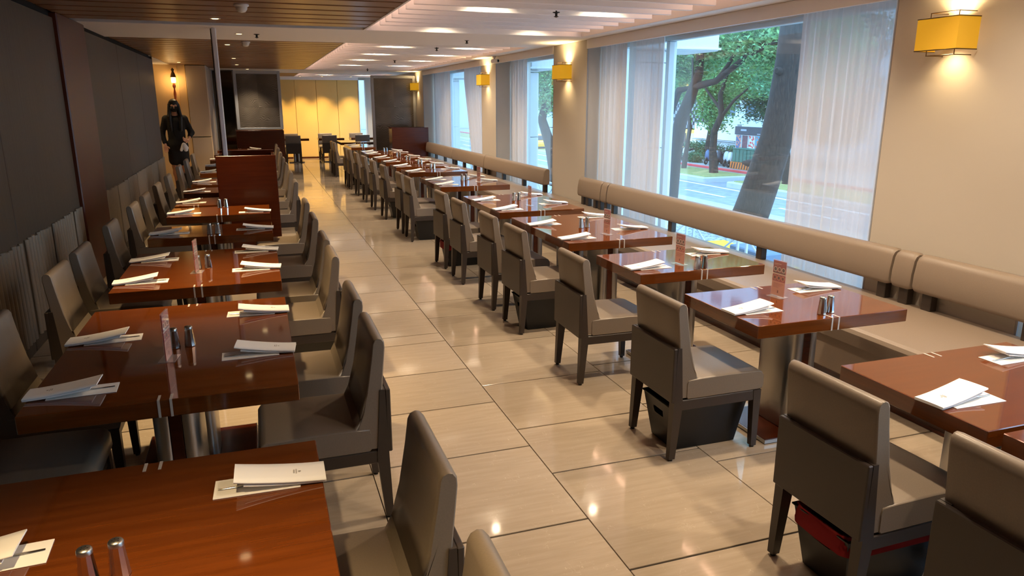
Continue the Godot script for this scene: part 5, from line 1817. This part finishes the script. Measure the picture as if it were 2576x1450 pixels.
func scooter(at: Vector3, turn: float, c: Color, label: String) -> void:
	var t := thing("scooter", label, "scooter", at, turn, "parked scooters")
	var paint := mat("scooter_paint_%d" % used.get("scooter", 0), c, 0.3)
	for z in [-0.62, 0.58]:
		var wb := MB.new()
		wb.xf = Transform3D(Basis(Vector3(0, 0, 1), PI / 2), Vector3(0, 0.22, z))
		put(t, "wheel", wb.lathe(Vector3.ZERO, [Vector2(0.12, -0.04), Vector2(0.2, -0.05), Vector2(0.22, 0.0), Vector2(0.2, 0.05), Vector2(0.12, 0.04), Vector2(0.12, -0.04)], 18, true, false).done(), M.black_plastic)
	var rear := []
	for e in [[-0.05, 0.16, 0.36, 0.62], [0.2, 0.19, 0.34, 0.70], [0.55, 0.17, 0.40, 0.74], [0.82, 0.08, 0.56, 0.72]]:
		rear.append([Vector3(-e[1], e[2], e[0]), Vector3(-e[1], e[3] - 0.04, e[0]), Vector3(0, e[3], e[0]), Vector3(e[1], e[3] - 0.04, e[0]), Vector3(e[1], e[2], e[0])])
	put(t, "rear_body", MB.new().loft(rear).done(), paint)
	put(t, "floorboard", bx(Vector3(0.26, 0.08, 0.5), 0.02, Vector3(0, 0.27, -0.22)), M.black_plastic)
	var fr := []
	for e in [[0.26, -0.40, 0.17], [0.5, -0.48, 0.22], [0.8, -0.44, 0.2], [0.96, -0.36, 0.12]]:
		fr.append([Vector3(-e[2], e[0], e[1] + 0.05), Vector3(0, e[0], e[1] - 0.09), Vector3(e[2], e[0], e[1] + 0.05), Vector3(0, e[0], e[1] + 0.06)])
	put(t, "front_shield", MB.new().loft(fr).done(), paint)
	put(t, "seat", MB.new().loft([[Vector3(-0.12, 0.70, 0.0), Vector3(-0.1, 0.78, 0.0), Vector3(0.1, 0.78, 0.0), Vector3(0.12, 0.70, 0.0)], [Vector3(-0.15, 0.74, 0.35), Vector3(-0.13, 0.82, 0.35), Vector3(0.13, 0.82, 0.35), Vector3(0.15, 0.74, 0.35)], [Vector3(-0.1, 0.76, 0.72), Vector3(-0.08, 0.84, 0.72), Vector3(0.08, 0.84, 0.72), Vector3(0.1, 0.76, 0.72)]], true, true).done(), M.black_plastic)
	put(t, "handlebar", MB.new().tube([Vector3(-0.34, 1.02, -0.26), Vector3(-0.1, 1.0, -0.36), Vector3(0.1, 1.0, -0.36), Vector3(0.34, 1.02, -0.26)], [0.018], 8).done(), M.black_plastic)
	put(t, "front_fork", MB.new().tube([Vector3(0, 0.9, -0.40), Vector3(0, 0.22, -0.62)], [0.03], 8).done(), M.black_plastic)
	for s in [-1.0, 1.0]:
		put(t, "mirror", MB.new().lathe(Vector3(s * 0.3, 1.16, -0.3), [Vector2(0.0, -0.035), Vector2(0.05, -0.02), Vector2(0.05, 0.02), Vector2(0.0, 0.035)], 10).done(), M.black_plastic)
